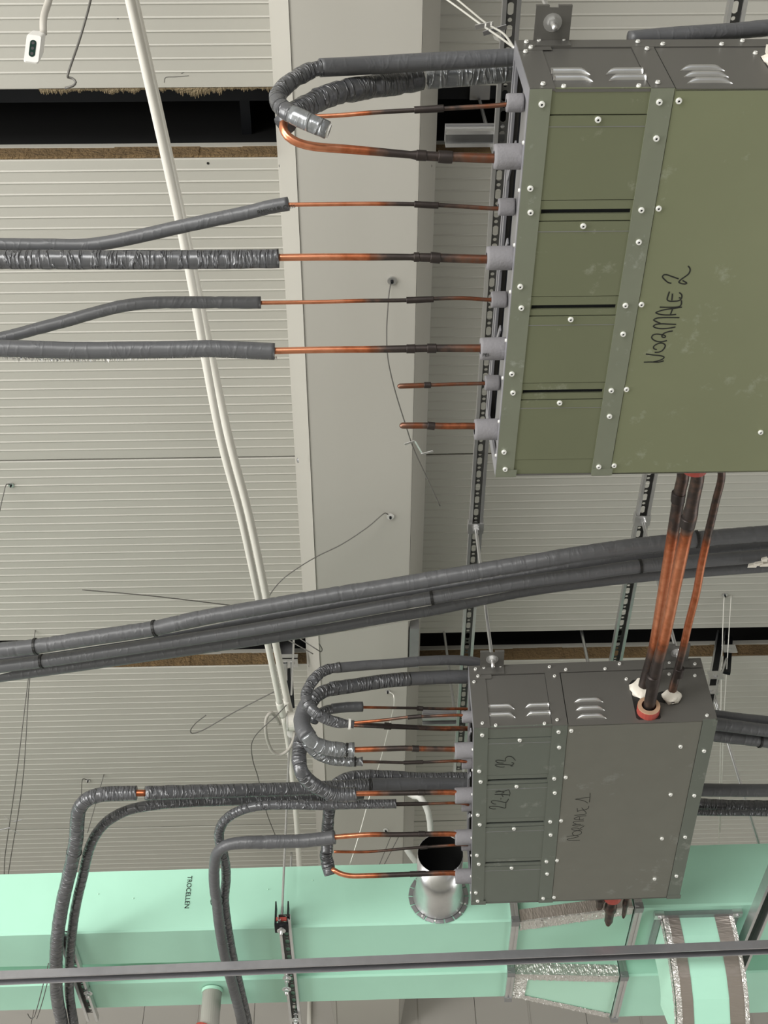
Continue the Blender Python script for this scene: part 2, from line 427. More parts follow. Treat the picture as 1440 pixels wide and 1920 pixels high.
# ragged wool hanging out of the near edge of the first slot
mb = MB(); x = -1.0 - 0.35
x = PZ(72, 165, 3.4).x
hh = 0.012
while x < BXL:
    w = random.uniform(0.003, 0.008); hh = min(0.030, max(0.004, hh + random.uniform(-0.006, 0.006))); h = hh * random.uniform(0.7, 1.1)
    for (yo, zo, k) in ((0.0, 0.0, 1.0), (0.004, 0.008, 0.7)):
        mb.hexa([(x, S1A - 0.004, ZC - 0.001 + zo), (x + w, S1A - 0.004, ZC - 0.001 + zo), (x + w * .62, S1A + yo + h * k, ZC + 0.006 + zo), (x + w * .38, S1A + yo + h * k, ZC + 0.006 + zo),
                 (x - .002, S1A - 0.004, ZC + 0.05), (x + w + .002, S1A - 0.004, ZC + 0.05), (x + w, S1A + h * .8, ZC + 0.05), (x, S1A + h * .8, ZC + 0.05)])
    x += w * 0.8
o = put('mineral_wool', mb, M_WOOLPALE, ceiling); o['kind'] = 'stuff'
for (q, r) in (((221, 34), .0025), ((390, 306), .004)):
    p = PZ(*q, 3.4); put('screw_hole', MB().cyl(p + Vector((0, 0, -0.001)), p + Vector((0, 0, 0.002)), r, n=10), M_BLACK, ceiling)
# scratches on the first panel
put('scratch', ribbon([[PZ(308, 155, 3.3999), PZ(310, 146, 3.3999), PZ(330, 144, 3.3999), PZ(354, 142, 3.3999)], [PZ(340, 138, 3.3999), PZ(346, 135, 3.3999)]], 0.002), M_WIRE, ceiling)

# boxed beam with sloping flanks
ZB = 3.10 + EYE; B0, B1 = -0.1485, 0.1815
bm = MB()
prof = [(B0, ZB), (B1, ZB), (B1, ZC + .1), (B0, ZC + .1)]
bm.add([(x, y, z) for y in (YB, YF) for (x, z) in prof], [(0, 1, 5, 4), (1, 2, 6, 5), (2, 3, 7, 6), (3, 0, 4, 7), (3, 2, 1, 0), (4, 5, 6, 7)])
beam = struct(put('beam', bm, M_BEAM)); 
fb = MB()
fb.add([(x, y, z) for y in (YB, YF) for (x, z) in ((B0 - 0.001, ZB), (B0 - 0.001, ZB - 0.003), (BXL, ZC - 0.004), (BXL, ZC))],
       [(0, 1, 5, 4), (1, 2, 6, 5), (2, 3, 7, 6), (3, 0, 4, 7)])
put('flank_panel', fb, M_BEAM, beam)
fb = MB()
fb.add([(x, y, z) for y in (YB, YF) for (x, z) in ((B1 + 0.001, ZB), (B1 + 0.001, ZB - 0.003), (BXR, ZC - 0.004), (BXR, ZC))],
       [(4, 5, 1, 0), (5, 6, 2, 1), (6, 7, 3, 2), (7, 4, 0, 3)])
put('flank_panel', fb, M_BEAM, beam)
for (q, k) in (((560, 863), 1), ((525, 311), 0), ((808, 311), 0), ((580, 1249), 0)):
    lo, hi = 3.1, 3.4                                   # depth at which the sight line meets the sloping flank
    for _ in range(40):
        z = (lo + hi) / 2; p = PZ(*q, z); f = (z - 3.1) / 0.3
        e = (p.x - (B1 + (BXR - B1) * f)) if p.x > 0 else ((B0 + (BXL - B0) * f) - p.x)
        lo, hi = (lo, z) if e > 0 else (z, hi)
    d = Vector((-1 if p.x < 0 else 1, 0, -0.22)).normalized(); p = p + d * 0.0015
    mb = MB().dome(p, d, 0.009 if k else 0.004, 0.005 if k else 0.002); put('flank_screw', mb, M_ZINCDARK if k else M_WIRE, beam)
mb = MB()
a = PZ(769, 1160, 3.15); b = PZ(767, 1232, 3.15)
mb.box(0.187, 0.222, a.y, b.y, ZB - 0.003, ZB + 0.06); put('steel_angle', mb, M_ZINCDARK, beam)

# walls
def wall_panels(nm, far):
    w = struct(put(nm, MB().box(XL - .1, XR + .1, YF + 0.012, YF + 0.15, 0, ZC + .1), M_WALL))
    x = XL; i = 0
    while x < XR:
        mb = MB().box(x + 0.0015, x + 0.5985, YF, YF + 0.012, 0.0, ZC)
        mb.box(x + 0.29, x + 0.296, YF - 0.003, YF, 0.0, ZC)
        put('panel', mb, M_WALL, w); x += 0.6
    return w
wall_panels('wall_far', True)
wr = struct(put('wall_right', MB().box(XR, XR + .1, YB, YF, 0, 0.35).box(XR, XR + .1, YB, YF, 2.9, ZC + .1).box(XR, XR + .1, YB, 2.05, .35, 2.9).box(XR, XR + .1, 5.15, YF, .35, 2.9), M_WALL))
w3 = struct(put('added_window_3', MB().box(XR + .02, XR + .06, 2.05, 5.15, 0.35, 0.42).box(XR + .02, XR + .06, 2.05, 5.15, 2.83, 2.9), M_ZINCDARK))  # added opening, made up for the fill light
for y in (2.05, 3.57, 5.09): put('mullion', MB().box(XR + .02, XR + .06, y, y + .06, 0.42, 2.83), M_ZINCDARK, w3)
wl = struct(put('wall_left', MB().box(XL - .1, XL, YB, YF, 0, 0.35).box(XL - .1, XL, YB, YF, 3.1, ZC + .1).box(XL - .1, XL, YB, -1.7, .35, 3.1).box(XL - .1, XL, 4.9, YF, .35, 3.1), M_WALL))
wbk = struct(put('wall_back', MB().box(XL, XR, YB - .1, YB, 0, 0.25).box(XL, XR, YB - .1, YB, 3.0, ZC + .1).box(XL, -3.4, YB - .1, YB, .25, 3.0).box(1.8, XR, YB - .1, YB, .25, 3.0), M_WALL))
w1 = struct(put('window_1', MB().box(XL - .06, XL - .02, -1.7, 4.9, 0.35, 0.42).box(XL - .06, XL - .02, -1.7, 4.9, 3.03, 3.1), M_ZINCDARK))
for y in (-1.7, 0.5, 2.7, 4.84): put('mullion', MB().box(XL - .06, XL - .02, y, y + .06, 0.42, 3.03), M_ZINCDARK, w1)
w2 = struct(put('window_2', MB().box(-3.4, 1.8, YB - .06, YB - .02, 0.25, 0.32).box(-3.4, 1.8, YB - .06, YB - .02, 2.93, 3.0), M_ZINCDARK))
for x in (-3.4, -1.7, 0, 1.74): put('mullion', MB().box(x, x + .06, YB - .06, YB - .02, 0.32, 2.93), M_ZINCDARK, w2)

# ================================================================== BRANCH BOXES
BW, BL, BH = 0.6374, 0.850, 0.2168
O1 = np.array([0.29745172, 2.55338029, 2.03248549]); A1 = (-0.00549959, 0.01492449, -0.04191667)
O2 = np.array([0.30273702, 0.83149015, 2.01691469]); A2 = (0.00209786, -0.00653956, 0.00523746)
def rotm(a):
    from mathutils import Euler
    return np.array(Euler(a, 'XYZ').to_matrix())
R1, R2 = rotm(A1), rotm(A2)
def Bpt(k, u, v, w):
    O, R = ((O1, R1), (O2, R2))[k - 1]
    p = R @ np.array([u, v, w]) + O; return Vector((p[0], p[1], p[2] + EYE))
SCREW_ME = MB().cyl((0, 0, 0), (0, 0, -0.0016), 0.0056, n=12).ring((0, 0, -0.0016), (0, 0, -0.0040), 0.0022, 0.0046, 10); SCREW_ME.smooth = False
SCREW_ME.cyl((0, 0, -0.0016), (0, 0, -0.0019), 0.0022, n=8, mi=1)
SCREW = SCREW_ME.mesh('screw', [M_SCREW, M_DARKSTEEL_SHADE])
PORT_S = [(0.062 + 0.2025 * k, 0.090) for k in range(4)]
PORT_T = [(0.139 + 0.2043 * k, 0.037) for k in range(4)]

def louvre(u0, u1, w0, w1, end0, end1):
    """pressed louvre standing proud of the v = 0 face: closed scoop, blunt or tapering ends"""
    mb = MB(); n = 14; m = 5; h = 0.0085
    for i in range(n + 1):
        t = i / n; u = u0 + (u1 - u0) * t; wc = w0; k = 1.0; drop = 0.0
        if end0 and t < 0.25: k = math.sin((t / 0.25) * math.pi / 2); drop = (1 - k) * end0
        if end1 and t > 0.75: k = math.sin(((1 - t) / 0.25) * math.pi / 2); drop = (1 - k) * end1
        hw = 0.0066 * max(0.12, k)
        for j in range(m):
            a = math.pi * j / (m - 1); mb.v.append((u, -h * max(0.05, k) * math.sin(a) + 0.0008, wc - drop + hw * math.cos(a)))
    for i in range(n):
        for j in range(m - 1):
            a = i * m + j; mb.f.append((a, a + 1, a + m + 1, a + m)); mb.m.append(0)
    mb.f.append(tuple(range(m))); mb.m.append(0); mb.f.append(tuple(n * m + m - 1 - j for j in range(m))); mb.m.append(0)
    mb.smooth = True
    return mb

def branch_box(k, label, m_cover, m_strip, m_left, strokes):
    O, A = ((O1, A1), (O2, A2))[k - 1]
    t = thing('branch_box', (O[0], O[1], O[2] + EYE), label, 'junction box', 'steel refrigerant branch boxes', A)
    L = dict(parent=t, local=True)
    put('body', MB().box(0.020, BW - 0.004, 0.006, BL - 0.006, 0.006, BH - 0.002), M_DARKSTEEL_SHADE, **L)
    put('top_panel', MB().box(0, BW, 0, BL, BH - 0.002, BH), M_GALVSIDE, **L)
    # underside
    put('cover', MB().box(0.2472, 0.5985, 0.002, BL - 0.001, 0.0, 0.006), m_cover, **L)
    for (a, b) in ((0.0, 0.0375), (0.206, 0.2460), (0.5995, BW)):
        mb = MB().box(a, b, 0.0, BL, -0.0016, 0.005)
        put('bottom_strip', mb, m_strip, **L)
    for (a, b) in ((0.0, 0.040), (0.2075, 0.2465), (0.600, BW)):
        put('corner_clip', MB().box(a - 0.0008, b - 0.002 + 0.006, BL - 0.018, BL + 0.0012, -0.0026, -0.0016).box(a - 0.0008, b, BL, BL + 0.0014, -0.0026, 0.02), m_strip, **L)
    # rails between the access covers, with their dark slots
    for i, (a, b) in enumerate(((0.0, 0.0455), (0.2065, 0.2465), (0.4070, 0.4485), (0.6085, 0.6485), (0.8070, BL))):
        mb = MB()
        if 0 < i < 4:
            c = (0.2285, 0.4300, 0.6295)[i - 1]
            mb.box(0.0375, 0.206, a, c - 0.0047, 0.0012, 0.006).box(0.0375, 0.206, c + 0.0047, b, 0.0012, 0.006)
            mb.box(0.0375, 0.0400, c - 0.0047, c + 0.0047, 0.0012, 0.006).box(0.2035, 0.206, c - 0.0047, c + 0.0047, 0.0012, 0.006)
        else: mb.box(0.0375, 0.206, a, b, 0.0012, 0.006)
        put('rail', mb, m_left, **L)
        if 0 < i < 4: put('slot', MB().box(0.040, 0.2035, c - 0.0047, c + 0.0047, 0.012, 0.0125), M_BLACK, **L)
    for (a, b, s) in ((0.0475, 0.2050, 0.0545), (0.2485, 0.4055, 0.2580), (0.4505, 0.6070, 0.4585), (0.6505, 0.8060, 0.6585)):
        mb = MB().box(0.0375, 0.206, a, a + 0.0195, 0.0002, 0.005).box(0.0375, 0.206, a + 0.0205, b, 0.0004, 0.005)
        mb.add([(0.0375, a + 0.0195, 0.0002), (0.206, a + 0.0195, 0.0002), (0.206, a + 0.0205, 0.0016), (0.0375, a + 0.0205, 0.0016)], [(3, 2, 1, 0)])
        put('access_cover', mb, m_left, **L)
        put('cover_fold', MB().box(0.0380, 0.2055, a + 0.0192, a + 0.0203, -0.0004, 0.0004), M_ZINCDARK, **L)
    # face towards the first slot (v = 0)
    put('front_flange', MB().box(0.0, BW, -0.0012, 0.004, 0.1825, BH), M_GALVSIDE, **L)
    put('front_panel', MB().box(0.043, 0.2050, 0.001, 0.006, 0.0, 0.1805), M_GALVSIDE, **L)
    hole = [(0.428, 0.134), (0.440, 0.147), (0.456, 0.147), (0.470, 0.130), (0.490, 0.095), (0.510, 0.103), (0.535, 0.103), (0.538, 0.090), (0.520, 0.060), (0.492, 0.070), (0.4925, 0.016), (0.488, 0.010), (0.434, 0.010), (0.428, 0.016)]
    mb = MB()
    mb.box(0.2485, BW - .0005, 0.0002, 0.005, 0.0, 0.1805)
    put('front_panel', mb, M_GALVSIDE, **L)
    mb = MB(); mb.add([(u, -0.0006, w) for (u, w) in hole] + [(u, 0.0002, w) for (u, w) in hole], [tuple(range(len(hole)))] + [(i, i + len(hole), (i + 1) % len(hole) + len(hole), (i + 1) % len(hole)) for i in range(len(hole))])
    put('pipe_opening', mb, M_BLACK, **L)
    put('front_strip', MB().box(0.0, 0.043, -0.001, 0.004, 0.0, 0.183), M_GALVSIDE, **L)
    put('front_strip', MB().box(0.206, 0.2462, -0.001, 0.004, 0.0, 0.183), M_GALVSIDE, **L)
    put('front_gusset', MB().box(0.0, 0.060, -0.0018, -0.001, 0.168, 0.1835), M_GALVSIDE, **L)
    for a in ((0.044, 0.112, 0.072, 0, 0, 0.012), (0.044, 0.112, 0.043, 0, 0, 0.012), (0.139, 0.2045, 0.071, 0, 0.010, 0), (0.139, 0.2045, 0.043, 0, 0.010, 0),
              (0.271, 0.350, 0.083, 0, 0.008, 0.010), (0.271, 0.350, 0.055, 0, 0.008, 0.010), (0.271, 0.350, 0.028, 0, 0.008, 0.010)):
        put('louvre', louvre(*a), M_ZINC, **L)  # caught light put into the louvres as a brighter zinc
    # left face (u = 0) with the pipe ports, right and far faces
    put('left_panel', MB().box(0.018, 0.020, 0.004, BL - .004, 0.002, BH), M_DARKSTEEL_SHADE, **L)  # dark colour stands in for shade in the recess
    put('port_plate', MB().box(0.006, 0.008, 0.03, BL - .03, 0.016, 0.115), M_ZINCDARK, **L)
    for (a, b, c, d) in ((0.0, BL, -0.0010, 0.016), (0.0, BL, 0.204, BH), (0.03, BL - .03, 0.176, 0.190), (0.0, 0.03, 0.016, 0.204), (BL - .03, BL, 0.016, 0.204)):
        put('left_flange', MB().box(-0.0012, 0.004, a, b, c, d), M_EDGE, **L)
    for v in (0.20, 0.40, 0.60):
        put('side_brace', MB().bar((0.001, v - 0.05, 0.115), (0.001, v + 0.05, 0.178), 0.012, 0.003, up=(1, 0, 0)), M_EDGE, **L)
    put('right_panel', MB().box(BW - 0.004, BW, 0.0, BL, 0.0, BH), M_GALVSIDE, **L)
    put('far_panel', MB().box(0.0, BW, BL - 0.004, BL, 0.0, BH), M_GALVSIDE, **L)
    for (v, w) in PORT_S:
        put('port_plug', plug_mesh((0.004, v, w), 0.030, 0.0165, 0.0062), M_PLUG, **L)
    for (v, w) in PORT_T:
        put('port_plug', plug_mesh((0.004, v, w), 0.052, 0.0230, 0.0108), M_PLUG, **L)
    # hanging lugs
    for u0 in (0.031, 0.535):
        mb = MB().box(u0, u0 + 0.065, -0.062, -0.0015, BH - 0.010, BH - 0.0075).box(u0, u0 + 0.065, -0.0042, -0.0015, BH - 0.034, BH - 0.0075)
        mb.box(u0, u0 + 0.024, -0.066, -0.062, BH - 0.010, BH - 0.003).box(u0 + 0.040, u0 + 0.065, -0.066, -0.062, BH - 0.010, BH - 0.003)
        put('hanging_lug', mb, M_GALVSIDE, **L)
    # screws
    pos = [(0.022, 0.026), (0.122, 0.0545), (0.223, 0.0235), (0.2565, 0.022), (0.228, 0.0885), (0.016, 0.181), (0.0205, 0.228), (0.222, 0.225), (0.2535, 0.223), (0.120, 0.257),
           (0.227, 0.290), (0.0145, 0.382), (0.0205, 0.429), (0.221, 0.426), (0.252, 0.425), (0.119, 0.457), (0.2255, 0.491), (0.014, 0.5825), (0.020, 0.629), (0.220, 0.6265), (0.251, 0.625),
           (0.118, 0.657), (0.225, 0.692), (0.013, 0.7825), (0.019, 0.8295), (0.2195, 0.8265), (0.2525, 0.825), (0.551, 0.318), (0.617, 0.324), (0.550, 0.530), (0.616, 0.524), (0.551, 0.7405), (0.6145, 0.726), (0.553, 0.105), (0.618, 0.125)]
    for (u, v) in pos:
        s = bpy.data.objects.new('screw', SCREW); COL.objects.link(s); s.parent = t
        s.location = (u, v, 0.0 if (0.25 < u < 0.6 or 0.1 < u < 0.13) else -0.0016)
    fpos = [(0.018, 0.203), (0.041, 0.205), (0.087, 0.209), (0.023, 0.1775), (0.011, 0.1575), (0.0235, 0.014), (0.058, 0.007), (0.186, 0.0075), (0.221, 0.202), (0.231, 0.168), (0.220, 0.017), (0.264, 0.190), (0.371, 0.188),
            (0.423, 0.150), (0.413, 0.204), (0.548, 0.2), (0.617, 0.194), (0.541, 0.162), (0.609, 0.154), (0.613, 0.016)]
    for (u, w) in fpos:
        s = bpy.data.objects.new('screw', SCREW); COL.objects.link(s); s.parent = t
        s.location = (u, -0.0018 if w > 0.183 or u < 0.043 or 0.206 < u < 0.246 else 0.0, w); s.rotation_euler = (-math.pi / 2, 0, 0)
        s.scale = (0.8, 0.8, 1.0)
    for v in (0.10, 0.19, 0.30, 0.40, 0.51, 0.60, 0.71, 0.80):
        s = bpy.data.objects.new('screw', SCREW); COL.objects.link(s); s.parent = t
        s.location = (-0.0012, v, 0.009); s.rotation_euler = (0, math.pi / 2, 0); s.scale = (.7, .7, .7)
    # stub pipes on the far face and at the opening of the near face
    for v0, v1, e in ((BL, BL + 0.012, 1),):
        put('red_bushing', MB().cyl((0.446, v0 - 0.003, 0.052), (0.446, v1 + (0.058 if k == 1 else 0.020), 0.052), 0.033, 0.029, 20), M_RED, **L)['label'] = 'red rubber bushing round the middle pipe'
    # writing
    O_, R_ = ((O1, R1), (O2, R2))[k - 1]
    for (lab, x0, y0, sc_, pw, ss) in strokes:
        st = []
        for s in ss:
            P = []
            for (a, b) in s:
                q = on_plane((x0 + a * sc_, y0 + b * sc_), O_, R_, 2, -0.0001); P.append(Vector((q[0], q[1], -0.0001)))
            st.append(P)
        put('handwriting', ribbon(st, pw), M_INK, **L)['label'] = lab
    return t
def plug_mesh(c, ln, ro, ri):
    """soft foam collar sticking out in -u, bore ri"""
    mb = MB(); n = 20; mb.smooth = False; rings = [(0.0, ri), (0.0, ro * 0.98), (-ln * 0.12, ro), (-ln * 0.9, ro * 0.985), (-ln, ro * 0.93), (-ln, ri)]
    for (du, r) in rings:
        for i in range(n):
            a = 2 * math.pi * i / n; w = 1 + 0.02 * math.sin(3 * a + c[1] * 40)
            mb.v.append((c[0] + du, c[1] + r * w * math.cos(a), c[2] + r * w * math.sin(a)))
    for k in range(len(rings) - 1):
        for i in range(n): mb.f.append((k * n + i, (k + 1) * n + i, (k + 1) * n + (i + 1) % n, k * n + (i + 1) % n)); mb.m.append(0)
    mb.smooth = True
    return mb

W2 = [[(165, 1815), (300, 1812), (430, 1815), (525, 1790)], [(200, 1668), (330, 1685), (470, 1700), (530, 1725), (500, 1760), (420, 1790), (330, 1812)],
      [(398, 1588), (350, 1575), (338, 1545), (370, 1505), (440, 1475), (510, 1475), (550, 1510), (535, 1560), (490, 1610), (430, 1635), (360, 1638)],
      [(580, 1425), (500, 1445), (420, 1445), (340, 1415), (305, 1370), (330, 1325), (390, 1310), (460, 1315), (530, 1330), (555, 1350), (540, 1370), (500, 1365), (490, 1340), (520, 1300), (590, 1270), (685, 1252)],
      [(735, 1180), (640, 1200), (500, 1212), (390, 1200), (335, 1170), (370, 1140), (470, 1125), (600, 1130), (745, 1135)], [(460, 1115), (390, 1085), (340, 1055), (390, 1025), (520, 1012), (805, 1012)],
      [(745, 955), (640, 965), (500, 962), (420, 945), (378, 925), (430, 900), (540, 870), (680, 850), (850, 825)], [(645, 955), (665, 900), (680, 860)],
      [(450, 825), (600, 828), (740, 825), (810, 810), (840, 770), (840, 700)],
      [(625, 545), (600, 620), (585, 690), (620, 715), (720, 718), (800, 705), (845, 660), (845, 600), (800, 560)], [(680, 580), (675, 640), (668, 700)], [(795, 655), (825, 660)],
      [(660, 395), (610, 385), (540, 330), (500, 280), (520, 245), (570, 240), (660, 270), (790, 315)], [(860, 345), (940, 395), (900, 408), (830, 395), (795, 375), (830, 330), (900, 280), (970, 225), (1000, 160), (985, 110), (960, 85)]]
W1 = [[(595, 1685), (450, 1690), (260, 1685), (210, 1665), (260, 1640), (400, 1620), (520, 1590), (555, 1570), (500, 1545), (400, 1550), (200, 1585)],
      [(420, 1545), (380, 1510), (370, 1475), (420, 1430), (520, 1400), (610, 1410), (650, 1450), (630, 1490), (560, 1525), (480, 1545)],
      [(670, 1360), (560, 1390), (430, 1385), (345, 1355), (370, 1325), (450, 1320), (560, 1335), (575, 1355), (640, 1310), (730, 1250)],
      [(695, 1225), (600, 1255), (470, 1262), (370, 1240), (430, 1220), (520, 1208), (630, 1215)], [(500, 1210), (430, 1180), (390, 1150), (440, 1125), (570, 1112), (715, 1105)],
      [(715, 1045), (650, 1070), (520, 1070), (420, 1045), (480, 1005), (600, 970), (790, 950)], [(582, 1065), (585, 990)],
      [(430, 940), (600, 925), (730, 915), (785, 885), (770, 840), (710, 790)],
      [(515, 720), (525, 830)], [(525, 820), (620, 790), (740, 775), (830, 740), (860, 700), (860, 655)], [(650, 710), (690, 760), (715, 790)],
      [(835, 575), (750, 520), (640, 485), (530, 470), (455, 458), (600, 435), (760, 410), (890, 395)], [(905, 265), (900, 400), (885, 545)]]
W23 = [[(635, 520), (560, 530), (460, 515), (390, 475), (430, 455), (560, 458), (700, 465), (800, 480), (790, 500), (850, 495)], [(810, 410), (870, 425), (850, 460), (800, 480)],
       [(605, 420), (520, 420), (430, 400), (405, 370), (450, 348), (540, 355), (650, 370), (655, 310), (700, 260), (760, 250), (830, 270), (910, 355)]]
W22 = [[(405, 1600), (330, 1605), (240, 1575), (260, 1540), (350, 1530), (480, 1545), (650, 1580), (665, 1500), (670, 1440)], [(415, 1475), (360, 1475), (290, 1430), (310, 1395), (400, 1390), (520, 1410), (665, 1435), (740, 1345)],
       [(540, 1320), (535, 1355)], [(375, 1228), (520, 1228), (650, 1235), (740, 1240)], [(560, 1245), (595, 1290)], [(750, 1275), (770, 1200), (740, 1110)],
       [(395, 1175), (480, 1160), (600, 1150), (740, 1105)], [(400, 1170), (470, 1140), (560, 1155), (620, 1180), (550, 1200)]]
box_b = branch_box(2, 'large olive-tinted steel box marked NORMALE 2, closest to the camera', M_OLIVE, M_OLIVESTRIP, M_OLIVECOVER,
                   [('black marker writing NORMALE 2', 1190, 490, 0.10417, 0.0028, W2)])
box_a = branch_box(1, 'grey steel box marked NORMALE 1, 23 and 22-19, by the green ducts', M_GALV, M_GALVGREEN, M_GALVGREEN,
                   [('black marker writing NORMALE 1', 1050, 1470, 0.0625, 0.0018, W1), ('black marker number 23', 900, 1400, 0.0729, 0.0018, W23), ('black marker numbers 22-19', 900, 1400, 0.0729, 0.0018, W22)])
# foam and brass around the near opening of box 1 and stubs of box 1 at its far side
def foam_blob(c, r, parent, ax=(1, 1, 1), seed=1):
    mb = MB(); n = 12; m = 7
    for j in range(m):
        a = math.pi * (j + 0.5) / m
        for i in range(n):
            t = 2 * math.pi * i / n; d = Vector((math.sin(a) * math.cos(t), math.sin(a) * math.sin(t), math.cos(a)))
            k = r * (1 + 0.28 * noise.noise(d * 1.7 + Vector((seed, seed, 0))))
            mb.v.append((c[0] + d.x * k * ax[0], c[1] + d.y * k * ax[1], c[2] + d.z * k * ax[2]))
    for j in range(m - 1):
        for i in range(n): mb.f.append((j * n + i, j * n + (i + 1) % n, (j + 1) * n + (i + 1) % n, (j + 1) * n + i)); mb.m.append(0)
    mb.f.append(tuple(range(n))); mb.m.append(0); mb.f.append(tuple((m - 1) * n + n - 1 - i for i in range(n))); mb.m.append(0)
    mb.smooth = True
    return put('foam_seal', mb, M_FOAM, parent, local=True)
for b in (box_a, box_b):
    foam_blob((0.455, -0.004, 0.110), 0.030, b, (0.95, 0.3, 1.15), 1.0)
    foam_blob((0.529, -0.012, 0.075), 0.025, b, (1.05, 0.7, 0.85), 3.0)
    put('red_bushing', MB().ring((0.462, 0.002, 0.036), (0.462, -0.022, 0.036), 0.021, 0.030, 20), M_RED, b, local=True)
    put('brass_ring', MB().ring((0.462, -0.022, 0.036), (0.462, -0.026, 0.036), 0.019, 0.0295, 20), M_BRASS, b, local=True)
for (u, w, r, l) in ((0.446, 0.05, 0.0175, 0.235), (0.410, 0.05, 0.0140, 0.140), (0.492, 0.05, 0.0095, 0.195)):
    pts = [(u, BL - 0.004, w), (u, BL + l * 0.5, w), (u, BL + l, w)]
    mb = MB(); mb.smooth = True; mb.ox = []
    n = 14; prof = [(0, r), (l * .5, r), (l * .52, r * 1.12), (l * .62, r * 1.12), (l * .64, r * .82), (l * .9, r * .78), (l, r * .4)]
    for (d, rr) in prof:
        for i in range(n):
            a = 2 * math.pi * i / n; mb.v.append((u + rr * math.cos(a), BL - .004 + d, w + rr * math.sin(a))); mb.ox.append(0.72)
    for k in range(len(prof) - 1):
        for i in range(n): mb.f.append((k * n + i, (k + 1) * n + i, (k + 1) * n + (i + 1) % n, k * n + (i + 1) % n)); mb.m.append(0)
    mb.f.append(tuple((len(prof) - 1) * n + i for i in range(n))); mb.m.append(0)
    put('stub_pipe', mb, M_COPPER, box_a, local=True)

# ================================================================== COPPER PIPES
OXL2 = [(480, 0.0), (655, 0.02), (690, 0.35), (715, 0.75), (760, 0.95), (850, 0.75), (880, 0.55), (940, 0.45), (990, 0.5)]
OXL1 = [(600, 0.05), (680, 0.15), (715, 0.5), (740, 0.85), (800, 0.9), (820, 0.55), (870, 0.38)]
def refrigerant_pipe(label, group, copper=None, r=0.0075, ox=None, rx=None, axis=0, couplings=(), ins=(), ties=(), round_end=(False, False), loc=None):
    loc = loc or (PZ(*copper[0]) if copper else PZ(*ins[0][0][0]))
    if copper and isinstance(copper[0], Vector): loc = copper[0]
    t = thing('refrigerant_pipe', loc, label, 'pipe', group)
    if copper:
        P = [q if isinstance(q, Vector) else PZ(*q) for q in copper]
        put('copper_tube', tube(P, r, 14, 0.010, ox=ox, rx=rx, axis=axis, round_end=round_end), M_COPPER, t)
    for (a, b, rr) in couplings:
        pa, pb = PZ(*a), PZ(*b); d = (pb - pa).normalized()
        mb = tube([pa - d * 0.002, pa, pa + (pb - pa) * .5, pb, pb + d * 0.002], rr, 14, 0.004, ox=[(0, .95)], axis=axis, wrinkle=0.06, seed=rr * 900 + pa.y)
        put('coupling', mb, M_COPPER, t)
    for spec in ins:
        pts, rr, mm, wr = spec[:4]; pin = spec[4] if len(spec) > 4 else ()
        put('insulation', tube(path(pts), rr, 16, 0.007, wrinkle=wr, seed=pts[0][0] * 0.01 + pts[0][1] * 0.003, pinch=pin, rx=(spec[5] if len(spec) > 5 else None), axis=(spec[6] if len(spec) > 6 else 0)), mm, t)
    for (a, b, rr, w, mm) in ties:
        pa, pb = PZ(*a), PZ(*b); put('cable_tie', strap(pa, pb - pa, rr, w), mm, t)
    return t
G2 = 'copper pipes at the NORMALE 2 box'; G1 = 'copper pipes at the NORMALE 1 box'
def portpx(k, kind, i):
    v, w = (PORT_S if kind == 's' else PORT_T)[i]; return Bpt(k, 0.002, v, w)
zS, zT = 2.107, 2.054
OXT = [(480, 0.0), (600, 0.0), (690, 0.3), (715, 0.72), (775, 0.95), (850, 0.72), (875, 0.5), (990, 0.46)]
# box 2, first small pipe and its silver sleeve that arches back over the box
refrigerant_pipe('thin copper pipe under the open silver foam hook, topmost at NORMALE 2', G2,
    [portpx(2, 's', 0), (940, 197, zS), (860, 202, zS), (790, 206, zS), (700, 211, zS), (640, 216, zS), (585, 219, zS)], 0.0040, OXL2,
    couplings=[((830, 203, zS), (779, 206, zS), 0.0064)],
    ins=[([(1002, 104, 2.30), (965, 107, 2.30), (880, 112, 2.29), (800, 116, 2.28), (700, 122, 2.26), (600, 127, 2.22)], 0.0165, M_INS, 0.0),
         ([(604, 127, 2.22), (588, 130, 2.215), (562, 142, 2.19), (537, 160, 2.15), (522, 178, 2.12), (524, 197, 2.085), (536, 208, 2.068), (552, 217, 2.055)], 0.0155, M_INSFOIL, 0.10, ((0.06, 0.006, 0.2), (0.3, 0.005, 0.12))),
         ([(546, 214, 2.058), (565, 223, 2.048), (590, 234, 2.037), (614, 244, 2.03)], 0.0160, M_INSLIGHT, 0.08)],
    ties=[((613, 243.6, 2.0303), (619, 246, 2.029), 0.0105, 0.010, M_WHITE)])
